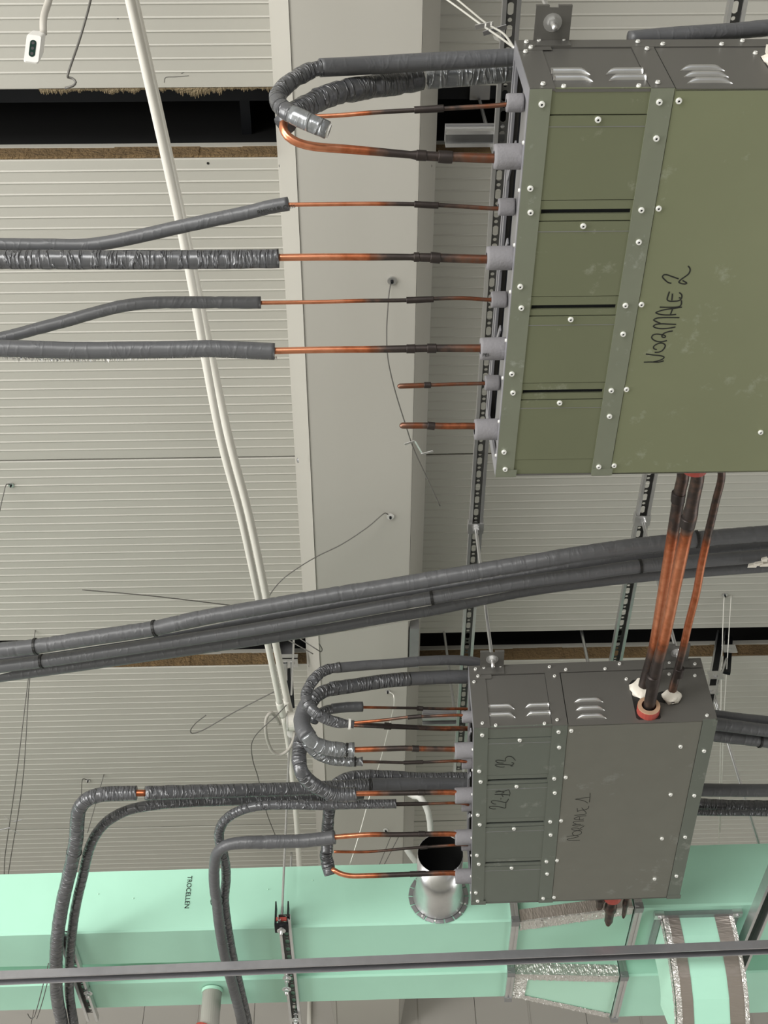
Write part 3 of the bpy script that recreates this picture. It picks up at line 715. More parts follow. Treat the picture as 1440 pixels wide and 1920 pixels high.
refrigerant_pipe('thick copper pipe bent into a wrinkled sleeve over box NORMALE 2', G2,
    [portpx(2, 't', 0), (930, 297, zT), (870, 295, zT), (830, 294, zT), (780, 291, zT), (700, 284, zT), (640, 279, zT), (590, 275, zT), (560, 268, zT + .003), (540, 256, zT + .010), (531, 240, zT + .024), (535, 225, zT + .04), (548, 212, zT + .06)], 0.0085, OXT + [(530, 0.05)],
    rx=[(520, .0078), (660, .0078), (770, .0066), (780, .0083), (990, .0088)],
    couplings=[((846, 295, zT), (824, 294, zT), 0.0110), ((797, 292, zT), (783, 291, zT), 0.0096)],
    ins=[([(1000, 126, 2.34), (960, 134, 2.338), (900, 140, 2.335), (850, 144, 2.33), (800, 148, 2.32)], 0.0195, M_INSLIGHT, 0.05),
         ([(788, 148, 2.318), (730, 158, 2.29), (680, 165, 2.255), (630, 175, 2.21), (596, 187, 2.18)], 0.0220, M_INSFOIL, 0.11, ((0.15, 0.006, 0.1), (0.45, 0.006, 0.12), (0.75, 0.006, 0.12))),
         ([(600, 186, 2.18), (575, 197, 2.155), (552, 210, 2.125), (540, 222, 2.10), (535, 232, 2.085)], 0.0195, M_INSFOIL, 0.2)])
refrigerant_pipe('thin copper pipe whose printed grey sleeve bends down to the left', G2,
    [portpx(2, 's', 1), (935, 391, zS), (880, 388, zS), (830, 385, zS), (780, 383, zS), (700, 382, zS), (600, 383, zS), (535, 384, zS)], 0.0040, [(480, 0.02), (690, 0.03), (715, 0.35), (745, .7), (790, .9), (860, .72), (900, .5), (990, .45)],
    couplings=[((820, 385, zS), (779, 383, zS), 0.0062)],
    ins=[([(541, 382, zS), (505, 388, zS), (470, 397, zS), (400, 412, zS), (330, 427, zS), (260, 443, zS), (200, 455, zS), (160, 460, zS), (80, 460, zS), (0, 459, zS), (-900, 452, zS)], 0.0130, M_INS, 0.03)])
refrigerant_pipe('thick copper pipe in a straight wrinkled sleeve, second sleeve from the top', G2,
    [portpx(2, 't', 1), (915, 486, zT), (870, 485, zT), (810, 483, zT), (760, 482, zT), (700, 482, zT), (600, 482, zT), (518, 483, zT)], 0.0075, OXT,
    rx=[(480, .0068), (690, .0068), (775, .0060), (782, .0082), (990, .0085)],
    couplings=[((823, 484, zT), (809, 483, zT), 0.0105), ((784, 482, zT), (778, 482, zT), 0.0092)],
    ins=[([(523, 484, zT), (450, 486, zT), (350, 487, zT), (200, 487, zT), (100, 487, zT), (-900, 487, zT)], 0.0180, M_INSFOIL, 0.06)])
refrigerant_pipe('thin copper pipe whose ringed grey sleeve kinks halfway to the left', G2,
    [portpx(2, 's', 2), (915, 562, zS), (870, 559, zS), (815, 560, zS), (760, 563, zS), (680, 564, zS), (600, 566, zS), (484, 568, zS)], 0.0040, [(480, 0.02), (640, 0.05), (675, 0.4), (700, .75), (780, .95), (840, .7), (870, .45), (990, .45)],
    couplings=[((811, 561, zS), (764, 563, zS), 0.0064)],
    ins=[([(489, 567, zS), (430, 567, zS), (350, 567, zS), (280, 568, zS), (235, 573, zS), (190, 583, zS), (130, 600, zS), (60, 619, zS), (0, 634, zS), (-100, 651, zS), (-900, 656, zS)], 0.0122, M_INS, 0.05, ((0.06, .003, .08), (0.2, .003, .07), (0.28, .003, .07), (0.62, .003, .1), (0.72, .003, .1), (0.8, .003, .1)))])
refrigerant_pipe('thick copper pipe in a wavy sleeve fringed with torn foil, lowest sleeve', G2,
    [portpx(2, 't', 2), (902, 653, zT), (870, 653, zT), (810, 653, zT), (760, 654, zT), (700, 655, zT), (600, 656, zT), (508, 658, zT)], 0.0075, OXT,
    rx=[(480, .0068), (670, .0068), (760, .0075), (990, .0084)],
    couplings=[((816, 653, zT), (803, 653, zT), 0.0098), ((776, 654, zT), (764, 654, zT), 0.0092)],
    ins=[([(515, 659, zT), (470, 657, zT), (400, 654, zT), (330, 655, zT), (250, 656, zT), (150, 657, zT), (70, 655, zT), (0, 653, zT), (-900, 641, zT)], 0.0172, M_INS, 0.02)])
# torn foil fringe along the bottom of that sleeve
mb = MB(); q = root = None
for i in range(150):
    x = -20 + i * 3.6; y0 = 669 + 4 * math.sin(x * 0.012) + random.uniform(-1, 1)
    a = PZ(x, y0, 2.042); b = PZ(x + random.uniform(2, 5), y0 + random.uniform(0, 2), 2.042); c = PZ(x + random.uniform(0, 5), y0 + random.uniform(4, 8), 2.040 + random.uniform(-.004, .004))
    mb.add([a, b, c, a + Vector((0, 0, .0008)), b + Vector((0, 0, .0008)), c + Vector((0, 0, .0008))], [(0, 1, 2), (5, 4, 3), (0, 3, 4, 1), (1, 4, 5, 2), (2, 5, 3, 0)])
pp = [o for o in COL.objects if o.get('label', '').startswith('thick copper pipe in a wavy')][0]
o = put('torn_foil', mb, M_ZINC, pp); o['kind'] = 'stuff'
refrigerant_pipe('short thin capped copper stub on box NORMALE 2', G2,
    [portpx(2, 's', 3), (905, 719, zS), (860, 720, zS), (805, 722, zS), (750, 724, zS)], 0.0040, [(740, .55), (790, .42), (800, .75), (812, .5), (990, .5)],
    rx=[(700, .0056), (796, .0056), (803, .0040), (990, .0040)], couplings=[((806, 722, zS), (797, 722, zS), 0.0064)], round_end=(False, True))
refrigerant_pipe('short thick capped copper stub on box NORMALE 2, below the thin stub', G2,
    [portpx(2, 't', 3), (888, 799, zT), (840, 799, zT), (800, 798, zT), (755, 798, zT)], 0.0075, [(740, .6), (790, .45), (805, .85), (815, .5), (840, .38), (990, .5)],
    rx=[(700, .0068), (990, .0074)], couplings=[((813, 799, zT), (803, 798, zT), 0.0086)], round_end=(False, True))

# pipes between the two boxes
OXY = [(880, .72), (985, .78), (1000, .4), (1040, .12), (1160, .05), (1205, .3), (1235, .8), (1340, .95)]
GR = 'copper pipes linking the two steel boxes'
refrigerant_pipe('rear thick copper pipe running between boxes, ending in white foam', GR,
    [Bpt(2, 0.415, 0.852, 0.12), (1281, 889, 2.145), (1275, 920, 2.145), (1262, 1000, 2.147), (1244, 1110, 2.149), (1226, 1215, 2.150), (1214, 1260, 2.150), Bpt(1, 0.4615, 0.002, 0.115)], 0.0145, OXY, axis=1,
    couplings=[((1273, 925, 2.145), (1271, 938, 2.145), 0.0165)])
refrigerant_pipe('front thick copper pipe running into the brass ring of NORMALE 1', GR,
    [Bpt(2, 0.435, 0.852, 0.05), (1308, 886, 2.075), (1301, 930, 2.075), (1287, 1000, 2.075), (1268, 1090, 2.075), (1247, 1190, 2.073), (1232, 1250, 2.070), Bpt(1, 0.462, 0.004, 0.036)], 0.0158, OXY, axis=1,
    rx=[(880, .0150), (950, .0150), (960, .0172), (985, .0165), (1000, .0142), (1220, .0145), (1260, .0160), (1340, .0150)],
    couplings=[((1291, 972, 2.075), (1288, 984, 2.075), 0.0178), ((1225, 1268, 2.068), (1222, 1284, 2.068), 0.0172)])
refrigerant_pipe('slim copper pipe running between boxes on the right', GR,
    [Bpt(2, 0.495, 0.852, 0.09), (1353, 888, 2.12), (1342, 940, 2.12), (1328, 1000, 2.12), (1315, 1060, 2.12), (1306, 1110, 2.12), (1291, 1170, 2.12), (1281, 1215, 2.12), (1269, 1262, 2.118), Bpt(1, 0.531, -0.02, 0.082)], 0.0092, [(880, .7), (1000, .75), (1020, .3), (1060, .12), (1190, .2), (1230, .7), (1260, .95), (1290, .6)], axis=1,
    rx=[(880, .0088), (1000, .0095), (1240, .0098), (1290, .0110)], couplings=[((1274, 1254, 2.118), (1271, 1266, 2.118), 0.0130)])

# box 1
z1 = [2.118, 2.112, 2.104, 2.100]; zT1 = 2.068
refrigerant_pipe('thin copper pipe in the short upper sleeve at box NORMALE 1', G1,
    [(895, 1330, 2.30), (868, 1329, 2.295), (830, 1329, 2.285), (790, 1328, 2.27), (730, 1327, 2.25), (672, 1326, 2.23)], 0.0040, [(640, .1), (700, .3), (740, .7), (790, .9), (830, .6), (850, .35)],
    couplings=[((792, 1328.5, 2.27), (783, 1328, 2.27), 0.0070)],
    ins=[([(680, 1325, 2.23), (650, 1326, 2.225), (622, 1329, 2.22)], 0.0145, M_INS, 0.02), ([(624, 1329, 2.22), (606, 1334, 2.21), (594, 1342, 2.20), (588, 1352, 2.18)], 0.0140, M_INSFOIL, 0.12)])
refrigerant_pipe('thin copper pipe sloping into the white tied sleeve at NORMALE 1', G1,
    [portpx(1, 's', 0), (862, 1341, z1[0]), (800, 1343, z1[0]), (770, 1344, z1[0]), (720, 1350, z1[0]), (655, 1356, z1[0])], 0.0042, [(640, .12), (700, .3), (740, .6), (790, .6), (800, .9), (825, .5), (870, .35)],
    couplings=[((789, 1343, z1[0]), (766, 1345, z1[0]), 0.0058)])
refrigerant_pipe('long hooked grey sleeve curling down to a white tie', 'insulated sleeves at the NORMALE 1 box',
    [(895, 1368, 2.275), (872, 1366, 2.262), (830, 1366, 2.235), (780, 1364, 2.21), (735, 1362, 2.19), (690, 1360, 2.15), (650, 1358, 2.12)], 0.0072, [(640, .2), (670, .55), (690, .85), (760, .95), (800, .7), (830, .35), (860, .45)],
    couplings=[((732, 1362, 2.19), (722, 1361, 2.19), 0.0098)],
    ins=[([(2100, 1410, 2.33), (1450, 1352, 2.33), (1345, 1340, 2.33), (1120, 1300, 2.33), (960, 1262, 2.33), (900, 1243, 2.32), (860, 1238, 2.31), (800, 1239, 2.29), (740, 1244, 2.27), (680, 1248, 2.25), (635, 1252, 2.23)], 0.0140, M_INS, 0.02),
         ([(638, 1251, 2.23), (612, 1256, 2.22), (594, 1268, 2.19), (580, 1287, 2.16), (574, 1306, 2.13), (580, 1325, 2.10), (598, 1341, 2.08), (630, 1354, 2.07), (663, 1358, 2.07)], 0.0150, M_INSFOIL, 0.08, ((0.07, .006, .15), (0.2, .005, .1), (0.97, .02, .3)))],
    ties=[((655, 1357.5, 2.07), (665, 1358, 2.07), 0.0125, 0.006, M_WHITE)])
refrigerant_pipe('thick grey sleeve arching over box NORMALE 1, joining the fat bend', 'insulated sleeves at the NORMALE 1 box', None,
    ins=[([(2100, 1436, 2.28), (1450, 1371, 2.28), (1345, 1358, 2.28), (1120, 1330, 2.29), (980, 1300, 2.31), (900, 1272, 2.31), (860, 1269, 2.30), (800, 1271, 2.285), (764, 1273, 2.275)], 0.0195, M_INS, 0.03),
         ([(768, 1273, 2.275), (730, 1276, 2.265), (680, 1283, 2.25), (620, 1292, 2.225)], 0.0200, M_INSFOIL, 0.04),
         ([(622, 1292, 2.225), (606, 1297, 2.21), (592, 1306, 2.195), (583, 1318, 2.18)], 0.0185, M_INSFOIL, 0.08)])
refrigerant_pipe('fat silvery foam bend tied in black around a copper pipe', G1,
    [portpx(1, 't', 0), (855, 1405, zT1), (800, 1404, zT1), (760, 1403, zT1), (720, 1404, zT1), (660, 1406, zT1)], 0.0075, [(640, .05), (690, .25), (715, .6), (735, .9), (770, .7), (790, .4), (815, .8), (850, .35), (890, .35)],
    couplings=[((784, 1404, zT1), (774, 1403.5, zT1), 0.0088)],
    ins=[([(586, 1308, 2.20), (574, 1325, 2.18), (567, 1345, 2.15), (568, 1365, 2.11), (578, 1382, 2.08)], 0.0235, M_INS, 0.05),
         ([(574, 1376, 2.085), (585, 1389, 2.075), (605, 1400, zT1), (635, 1405, zT1), (664, 1406, zT1)], 0.0205, M_INSLIGHT, 0.08, ((0.25, .008, .1), (0.85, .006, .22))),
         ],
    ties=[((651, 1406, zT1), (660, 1406, zT1), 0.0168, 0.006, M_BLACK)])
refrigerant_pipe('slender silvery foam bend tied in black beneath the fat bend', G1,
    [portpx(1, 's', 1), (862, 1427, z1[1]), (800, 1429, z1[1]), (760, 1430, z1[1]), (720, 1429, z1[1]), (676, 1428, z1[1])], 0.0042, [(640, .3), (690, .5), (715, .85), (800, .9), (830, .5), (870, .35)],
    couplings=[((792, 1429, z1[1]), (758, 1430, z1[1]), 0.0056)],
    ins=[([(680, 1428, z1[1]), (650, 1428, z1[1]), (620, 1425, z1[1]), (595, 1415, z1[1] + .005), (578, 1398, z1[1] + .015), (570, 1380, z1[1] + .03)], 0.0135, M_INSLIGHT, 0.09, ((0.06, .006, .2),))],
    ties=[((666, 1428, z1[1]), (676, 1428, z1[1]), 0.0120, 0.005, M_BLACK)])
refrigerant_pipe('wrinkled black-grey sleeve bending up from a thick copper pipe', G1,
    [portpx(1, 't', 1), (850, 1486, zT1), (800, 1486, zT1), (750, 1487, zT1), (662, 1488, zT1)], 0.0075, [(640, .05), (690, .15), (720, .6), (740, .9), (800, .85), (815, .5), (840, .25), (890, .4)],
    couplings=[((795, 1486, zT1), (785, 1486, zT1), 0.0086)],
    ins=[([(668, 1489, zT1), (635, 1490, zT1), (608, 1482, zT1), (582, 1467, zT1 + .003), (566, 1447, zT1 + .01), (561, 1425, zT1 + .04), (562, 1400, zT1 + .08), (566, 1380, zT1 + .12)], 0.0205, M_INSFOIL, 0.09)])
GD = 'paired grey sleeves dropping past the green ducts'
refrigerant_pipe('thin copper pipe whose slender sleeve loops behind its pair', GD,
    [portpx(1, 's', 2), (864, 1506, z1[2]), (800, 1507, z1[2]), (738, 1508, z1[2])], 0.0042, [(640, .9), (760, .95), (790, .9), (810, .55), (870, .38)],
    rx=[(700, .006), (790, .006), (805, .0042), (890, .0042)],
    ins=[([(743, 1507, z1[2]), (680, 1508, z1[2] + .005), (600, 1510, z1[2] + .01), (540, 1509, z1[2] + .01), (480, 1512, z1[2] + .01), (445, 1522, z1[2] + .01), (420, 1540, z1[2] + .01), (411, 1560, z1[2] + .005), (412, 1580, z1[2]), (421, 1610, z1[2] - .003), (424, 1645, z1[2] - .006), (421, 1685, z1[2] - .008), (427, 1740, z1[2] - .01), (437, 1795, z1[2] - .012), (450, 1850, z1[2] - .014), (463, 1905, z1[2] - .016), (470, 1940, z1[2] - .018)], 0.0135, M_INSFOIL, 0.05, (), [(400, .0150), (500, .0135), (760, .0135)])])
refrigerant_pipe('thick copper pipe in a sleeve turning down the middle of the ducts', GD,
    [portpx(1, 't', 2), (850, 1564, zT1), (800, 1564, zT1), (745, 1565, zT1), (690, 1565, zT1), (622, 1570, zT1)], 0.0075, [(600, .05), (690, .1), (710, .4), (730, .85), (800, .9), (815, .45), (845, .22), (890, .4)],
    couplings=[((796, 1564, zT1), (786, 1564, zT1), 0.0086)],
    ins=[([(628, 1570, zT1), (575, 1576, zT1), (500, 1579, zT1), (455, 1580, zT1), (425, 1585, zT1), (407, 1600, zT1), (402, 1625, zT1 - .003), (402, 1660, zT1 - .006), (407, 1695, zT1 - .008), (412, 1740, zT1 - .012), (422, 1795, zT1 - .015), (437, 1850, zT1 - .018), (451, 1905, zT1 - .02), (458, 1940, zT1 - .02)], 0.0205, M_INS, 0.045, ((0.14, .004, .1), (0.3, .004, .08)), [(400, .0165), (415, .0165), (500, .0200), (630, .0200)])],
    ties=[((407, 1690, zT1), (408, 1698, zT1), 0.0185, 0.004, M_BLACK)])
refrigerant_pipe('thin copper pipe slipping behind a sleeve end near the spigot', G1,
    [portpx(1, 's', 3), (862, 1584, z1[3]), (800, 1588, z1[3]), (760, 1591, z1[3]), (690, 1597, z1[3]), (626, 1597, z1[3])], 0.0042, [(600, .15), (690, .35), (720, .7), (800, .9), (815, .7), (850, .4), (870, .45)],
    couplings=[((800, 1588, z1[3]), (789, 1589, z1[3]), 0.0056)])
refrigerant_pipe('upright crumpled sleeve fed by the lowest copper pipe', G1,
    [portpx(1, 't', 3), (850, 1637, zT1), (800, 1638, zT1), (745, 1640, zT1), (690, 1642, zT1), (655, 1642, zT1 + .002), (636, 1637, zT1 + .01), (622, 1629, zT1 + .022)], 0.0078, [(600, .05), (690, .1), (710, .45), (735, .85), (800, .9), (815, .5), (850, .3), (890, .4)],
    couplings=[((797, 1638, zT1), (770, 1639, zT1), 0.0086)],
    ins=[([(620, 1640, zT1 + .015), (613, 1612, zT1 + .05), (611, 1596, zT1 + .065)], 0.0195, M_INSFOIL, 0.16), ([(613, 1600, zT1 + .06), (614, 1560, zT1 + .11), (617, 1520, zT1 + .15), (622, 1490, zT1 + .18), (632, 1470, zT1 + .205), (655, 1458, zT1 + .225), (690, 1455, zT1 + .235), (730, 1456, zT1 + .24), (800, 1460, zT1 + .245), (872, 1459, zT1 + .25), (1000, 1465, zT1 + .25), (1320, 1508, zT1 + .24), (1450, 1512, zT1 + .24), (2100, 1520, zT1 + .24)], 0.0190, M_INSFOIL, 0.07)])
refrigerant_pipe('long insulated pipe with a gap of bare copper, falling at far left', GD,
    [(276, 1487, 2.10), (262, 1487, 2.10), (248, 1487, 2.10)], 0.0095, [(0, .3)],
    ins=[([(2100, 1478, 2.28), (1450, 1482, 2.28), (1310, 1481, 2.28), (1000, 1474, 2.28), (872, 1471, 2.27), (800, 1470, 2.26), (740, 1471, 2.25), (694, 1472, 2.24)], 0.0205, M_INS, 0.03),
         ([(696, 1472, 2.24), (640, 1475, 2.225), (560, 1479, 2.20), (480, 1481, 2.17), (380, 1484, 2.13), (272, 1487, 2.10)], 0.0200, M_INSFOIL, 0.06),
         ([(256, 1487, 2.10), (220, 1488, 2.10), (190, 1490, 2.098), (165, 1498, 2.095), (150, 1514, 2.09), (145, 1535, 2.085), (143, 1570, 2.08), (134, 1620, 2.07), (120, 1680, 2.06), (111, 1730, 2.05), (106, 1780, 2.045), (105, 1830, 2.04), (107, 1870, 2.035), (117, 1920, 2.03), (122, 1945, 2.03)], 0.0210, M_INSFOIL, 0.05)],
    ties=[((694, 1472, 2.24), (704, 1472, 2.24), 0.0205, 0.006, M_BLACK), ((139, 1597, 2.077), (136, 1610, 2.075), 0.0212, 0.003, M_BLACK)])
refrigerant_pipe('slimmer insulated pipe sweeping down beside the far left one', GD, None,
    ins=[([(680, 1490, 2.29), (600, 1496, 2.26), (520, 1499, 2.23), (430, 1501, 2.195), (350, 1504, 2.165), (290, 1509, 2.145), (240, 1519, 2.135), (205, 1537, 2.125), (183, 1560, 2.115), (168, 1590, 2.105), (156, 1640, 2.095), (142, 1700, 2.085), (134, 1760, 2.08), (130, 1820, 2.075), (131, 1870, 2.065), (139, 1920, 2.035), (143, 1945, 2.03)], 0.0155, M_INSFOIL, 0.045)])

# insulated run crossing the whole picture
GBN = 'insulated pipes of the long diagonal run'
def run_pipe(label, pts, r, m, wr, pin=(), ties=()):
    t = thing('insulated_pipe', PZ(*pts[0]), label, 'pipe', GBN)
    put('insulation', tube(path(pts), r, 16, 0.004 if len(pin) > 9 else 0.009, wrinkle=wr, seed=r * 500, pinch=pin), m, t)
    for (a, b, rr) in ties: put('cable_tie', strap(PZ(*a), PZ(*b) - PZ(*a), rr, 0.007), M_BLACK, t)
    return t
run_pipe('top notched pipe of the diagonal grey pipe run', [(-900, 1356, 2.38), (-120, 1236, 2.38), (0, 1219, 2.38), (66, 1212, 2.38), (150, 1199, 2.38), (250, 1184, 2.38), (290, 1178, 2.38), (370, 1160, 2.38), (500, 1137, 2.38), (620, 1116, 2.38), (730, 1099, 2.38), (860, 1077, 2.38), (980, 1057, 2.38), (1090, 1038, 2.38), (1190, 1024, 2.38), (1307, 1011, 2.38), (1440, 1000, 2.38), (1560, 992, 2.38), (2200, 947, 2.38)], 0.0215, M_INS, 0.045, ((0.11, .006, .14), (0.245, .006, .14)) + tuple((0.02 + 0.0163 * i + 0.004 * math.sin(i * 2.3), .0022, .05 + .03 * math.sin(i * 5.1)) for i in range(58)),
         ties=[((67, 1212, 2.38), (75, 1211, 2.38), 0.0222), ((290, 1178, 2.38), (298, 1176.5, 2.38), 0.0222), ((1307, 1011, 2.38), (1317, 1010, 2.38), 0.0222)])
run_pipe('thin rear pipe of the diagonal run, mostly hidden', [(-900, 1372, 2.46), (-120, 1252, 2.46), (0, 1236, 2.46), (250, 1199, 2.46), (500, 1155, 2.46), (730, 1117, 2.46), (980, 1077, 2.46), (1190, 1046, 2.46), (1440, 1022, 2.46), (1560, 1012, 2.46), (2200, 967, 2.46)], 0.0160, M_INS, 0.04)
run_pipe('third pipe down of the diagonal grey pipe run', [(-900, 1388, 2.40), (-120, 1268, 2.40), (0, 1250, 2.40), (80, 1240, 2.40), (250, 1215, 2.40), (500, 1176, 2.40), (730, 1135, 2.40), (810, 1121, 2.40), (980, 1092, 2.40), (1100, 1076, 2.40), (1190, 1063, 2.40), (1440, 1042, 2.40), (1560, 1034, 2.40), (2200, 989, 2.40)], 0.0185, M_INS, 0.015, ((0.13, .006, .1), (0.57, .006, .12)),
         ties=[((78, 1240, 2.40), (86, 1239, 2.40), 0.0190), ((810, 1121, 2.40), (820, 1119.5, 2.40), 0.0190), ((1201, 1062, 2.40), (1211, 1061, 2.40), 0.0187)])
run_pipe('lowest pipe of the diagonal run, pale foil edge', [(-900, 1404, 2.435), (-120, 1284, 2.435), (0, 1268, 2.435), (250, 1233, 2.435), (500, 1196, 2.435), (730, 1156, 2.435), (815, 1142, 2.435), (980, 1108, 2.435), (1190, 1081, 2.435), (1440, 1061, 2.435), (1560, 1053, 2.435), (2200, 1008, 2.435)], 0.0180, M_INS, 0.02)
# bright foil seams along the undersides of the run
def foil_seam(label, pts, z):
    par = [o for o in COL.objects if o.get('label', '') == label][0]
    put('foil_seam', tube([PZ(x, y, z) for (x, y) in pts], 0.0016, 6, .03), M_WIREPALE, par)
foil_seam('top notched pipe of the diagonal grey pipe run', [(0, 1231, ), (62, 1226), (70, 1226), (180, 1210), (285, 1194), (296, 1191), (400, 1170), (500, 1149), (610, 1130), (725, 1111), (860, 1091), (980, 1071)], 2.372)
foil_seam('third pipe down of the diagonal grey pipe run', [(-20, 1268), (76, 1247), (87, 1247), (190, 1231), (290, 1217), (400, 1202), (500, 1186), (620, 1167), (720, 1149), (808, 1134), (818, 1131), (900, 1118), (980, 1103)], 2.392)
foil_seam('lowest pipe of the diagonal run, pale foil edge', [(-20, 1280), (87, 1262), (200, 1246), (350, 1224), (500, 1206), (650, 1183), (760, 1165), (810, 1153), (900, 1135), (980, 1119)], 2.430)
# grey sleeves to the right of box 1 and over box 2
for (lab, pts, r, m) in (('third grey sleeve right of NORMALE 1, tied in black', [(1180, 1350, 2.285), (1340, 1378, 2.285), (1400, 1385, 2.285), (1450, 1391, 2.285), (2100, 1456, 2.285)], 0.0205, M_INS),
                         ('thin lowest grey sleeve emerging right of NORMALE 1', [(1150, 1512, 2.27), (1305, 1523, 2.27), (1380, 1524, 2.27), (1450, 1525, 2.27), (2100, 1532, 2.27)], 0.0100, M_INSFOIL),
                         ('dark wrinkled sleeve resting across the top of NORMALE 2', [(1180, 74, 2.265), (1240, 68, 2.275), (1310, 63, 2.28), (1380, 58, 2.29), (1460, 50, 2.30), (1560, 42, 2.30), (2100, -10, 2.32)], 0.0150, M_INS)):
    t = thing('insulated_pipe', PZ(*pts[0]), lab, 'pipe')
    put('insulation', tube(path(pts), r, 16, 0.008, wrinkle=0.05, seed=r * 99), m, t)
    if 'third' in lab: put('cable_tie', strap(PZ(1424, 1388, 2.285), PZ(1434, 1389, 2.285) - PZ(1424, 1388, 2.285), 0.0208, 0.006), M_BLACK, t)
    if 'across' in lab: pass
# lettering printed on two sleeves
def print_on_sleeve(pipe_label, txt, a, b, z, size):
    par = [o for o in COL.objects if o.get('label', '') == pipe_label][0]
    pa, pb = PZ(*a, z), PZ(*b, z); d = (pb - pa).normalized(); toc = (Vector((0, 0, EYE)) - pa).normalized()
    y = toc.cross(d)
    if y.y > 0: y = -y
    y = -y
    text_mesh('printed_text', txt, size, M_INK, par, pa - root_of(par).location, d, y if d.cross(y).dot(toc) > 0 else -y)
print_on_sleeve('thin copper pipe whose printed grey sleeve bends down to the left', 'ection. Made in Italy m.1C', (-4, 465), (115, 463), 2.0955, 0.0098)
print_on_sleeve('thin copper pipe whose printed grey sleeve bends down to the left', 'RMISOL\u00ae Class', (482, 399), (540, 388), 2.093, 0.0112)

# ================================================================== HANGING STRUTS
def channel_mesh(p0, p1, w=0.041, h=0.021, slotted=True, th=0.002, lip=0.009):
    """C-channel, open side down; p0-p1 is the middle of the web on top"""
    a = Vector(p0); b = Vector(p1); d = (b - a); L = d.length; d.normalize(); z = Vector((0, 0, 1)); x = d.cross(z).normalized()
    def P(s, i, k): return a + d * s + x * i + z * k
    mb = MB(); hw = w / 2
    for sg in (-1, 1):
        o, i_ = sg * hw, sg * (hw - th)
        q = [P(0, o, 0), P(0, o, -h), P(0, sg * (hw - lip), -h), P(0, sg * (hw - lip), -h + 0.006), P(0, sg * (hw - lip + th), -h + 0.006), P(0, sg * (hw - lip + th), -h + th), P(0, i_, -h + th), P(0, i_, 0)]
        q2 = [p + d * L for p in q]; n = len(q)
        fs = [(k, (k + 1) % n, n + (k + 1) % n, n + k) for k in range(n)] + [tuple(range(n)), tuple(range(2 * n - 1, n - 1, -1))]
        mb.add(q + q2, fs)
    if not slotted:
        mb.add([P(0, -hw, 0), P(0, hw, 0), P(L, hw, 0), P(L, -hw, 0), P(0, -hw, -th), P(0, hw, -th), P(L, hw, -th), P(L, -hw, -th)], [(0, 1, 2, 3), (7, 6, 5, 4), (0, 4, 5, 1), (2, 6, 7, 3)], 1)
        return mb
    per = 0.050; s = 0.0; hw2 = hw - 0.0005
    def cell(s0, s1, hs, hx):
        c = (s0 + s1) / 2; k = min(hs, hx) * 0.58
        inner = [(c - hs + k, -hx), (c + hs - k, -hx), (c + hs, -hx + k), (c + hs, hx - k), (c + hs - k, hx), (c - hs + k, hx), (c - hs, hx - k), (c - hs, -hx + k)]
        outer = [(c - hs + k, -hw2), (c + hs - k, -hw2), (s1, -hx + k), (s1, hx - k), (c + hs - k, hw2), (c - hs + k, hw2), (s0, hx - k), (s0, -hx + k)]
        corner = [(s1, -hw2), (s1, hw2), (s0, hw2), (s0, -hw2)]
        for zz, rev in ((0, 0), (-th, 1)):
            v = [P(p[0], p[1], zz) for p in outer + inner + corner]
            fs = [(i, (i + 1) % 8, 8 + (i + 1) % 8, 8 + i) for i in range(8)]
            fs = [f for j, f in enumerate(fs)] 
            fs += [(1, 16, 2), (3, 17, 4), (5, 18, 6), (7, 19, 0)]
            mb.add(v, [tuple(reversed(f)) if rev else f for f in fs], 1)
        v = [P(p[0], p[1], 0) for p in inner] + [P(p[0], p[1], -th) for p in inner]
        mb.add(v, [(i, (i + 1) % 8, 8 + (i + 1) % 8, 8 + i) for i in range(8)], 1)
    while s + per <= L:
        cell(s, s + 0.034, 0.0140, 0.0068); cell(s + 0.034, s + 0.050, 0.0048, 0.0048); s += per
    return mb
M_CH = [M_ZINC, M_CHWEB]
def strut(label, p0, p1, group, **k):
    o = put('strut_channel', channel_mesh(p0, p1, **k), M_CH); return tag(o, label, 'metal strut', group)
ZCH = 2.772 + 0.021 + EYE
strut('slotted steel strut behind the pipe ports of both boxes', (0.3600, 0.55, ZCH), (0.3635, 3.75, ZCH), 'slotted ceiling struts')
strut('slotted steel strut seen between the boxes near the copper pipes', (0.8640, 0.55, ZCH), (0.8760, 3.75, ZCH), 'slotted ceiling struts')
def rod(label, p0, p1, r=0.005, nuts=(), washers=(), group=None, tip=True):
    t = thing('threaded_rod', p0, label, 'threaded rod', group)
    mb = tube([p0, p1], r, 10, 0.02); put('rod', mb, M_ZINC, t)
    d = (Vector(p1) - Vector(p0)).normalized()
    for f in nuts:
        p = Vector(p0) + d * f; put('nut', MB().cyl(p - d * .004, p + d * .004, r * 1.9, n=6), M_ZINC, t)
    for f in washers:
        p = Vector(p0) + d * f; put('washer', MB().cyl(p - d * .001, p + d * .001, r * 3.4, n=18), M_ZINC, t)
    return t
GRD = 'threaded rods carrying the steel boxes'
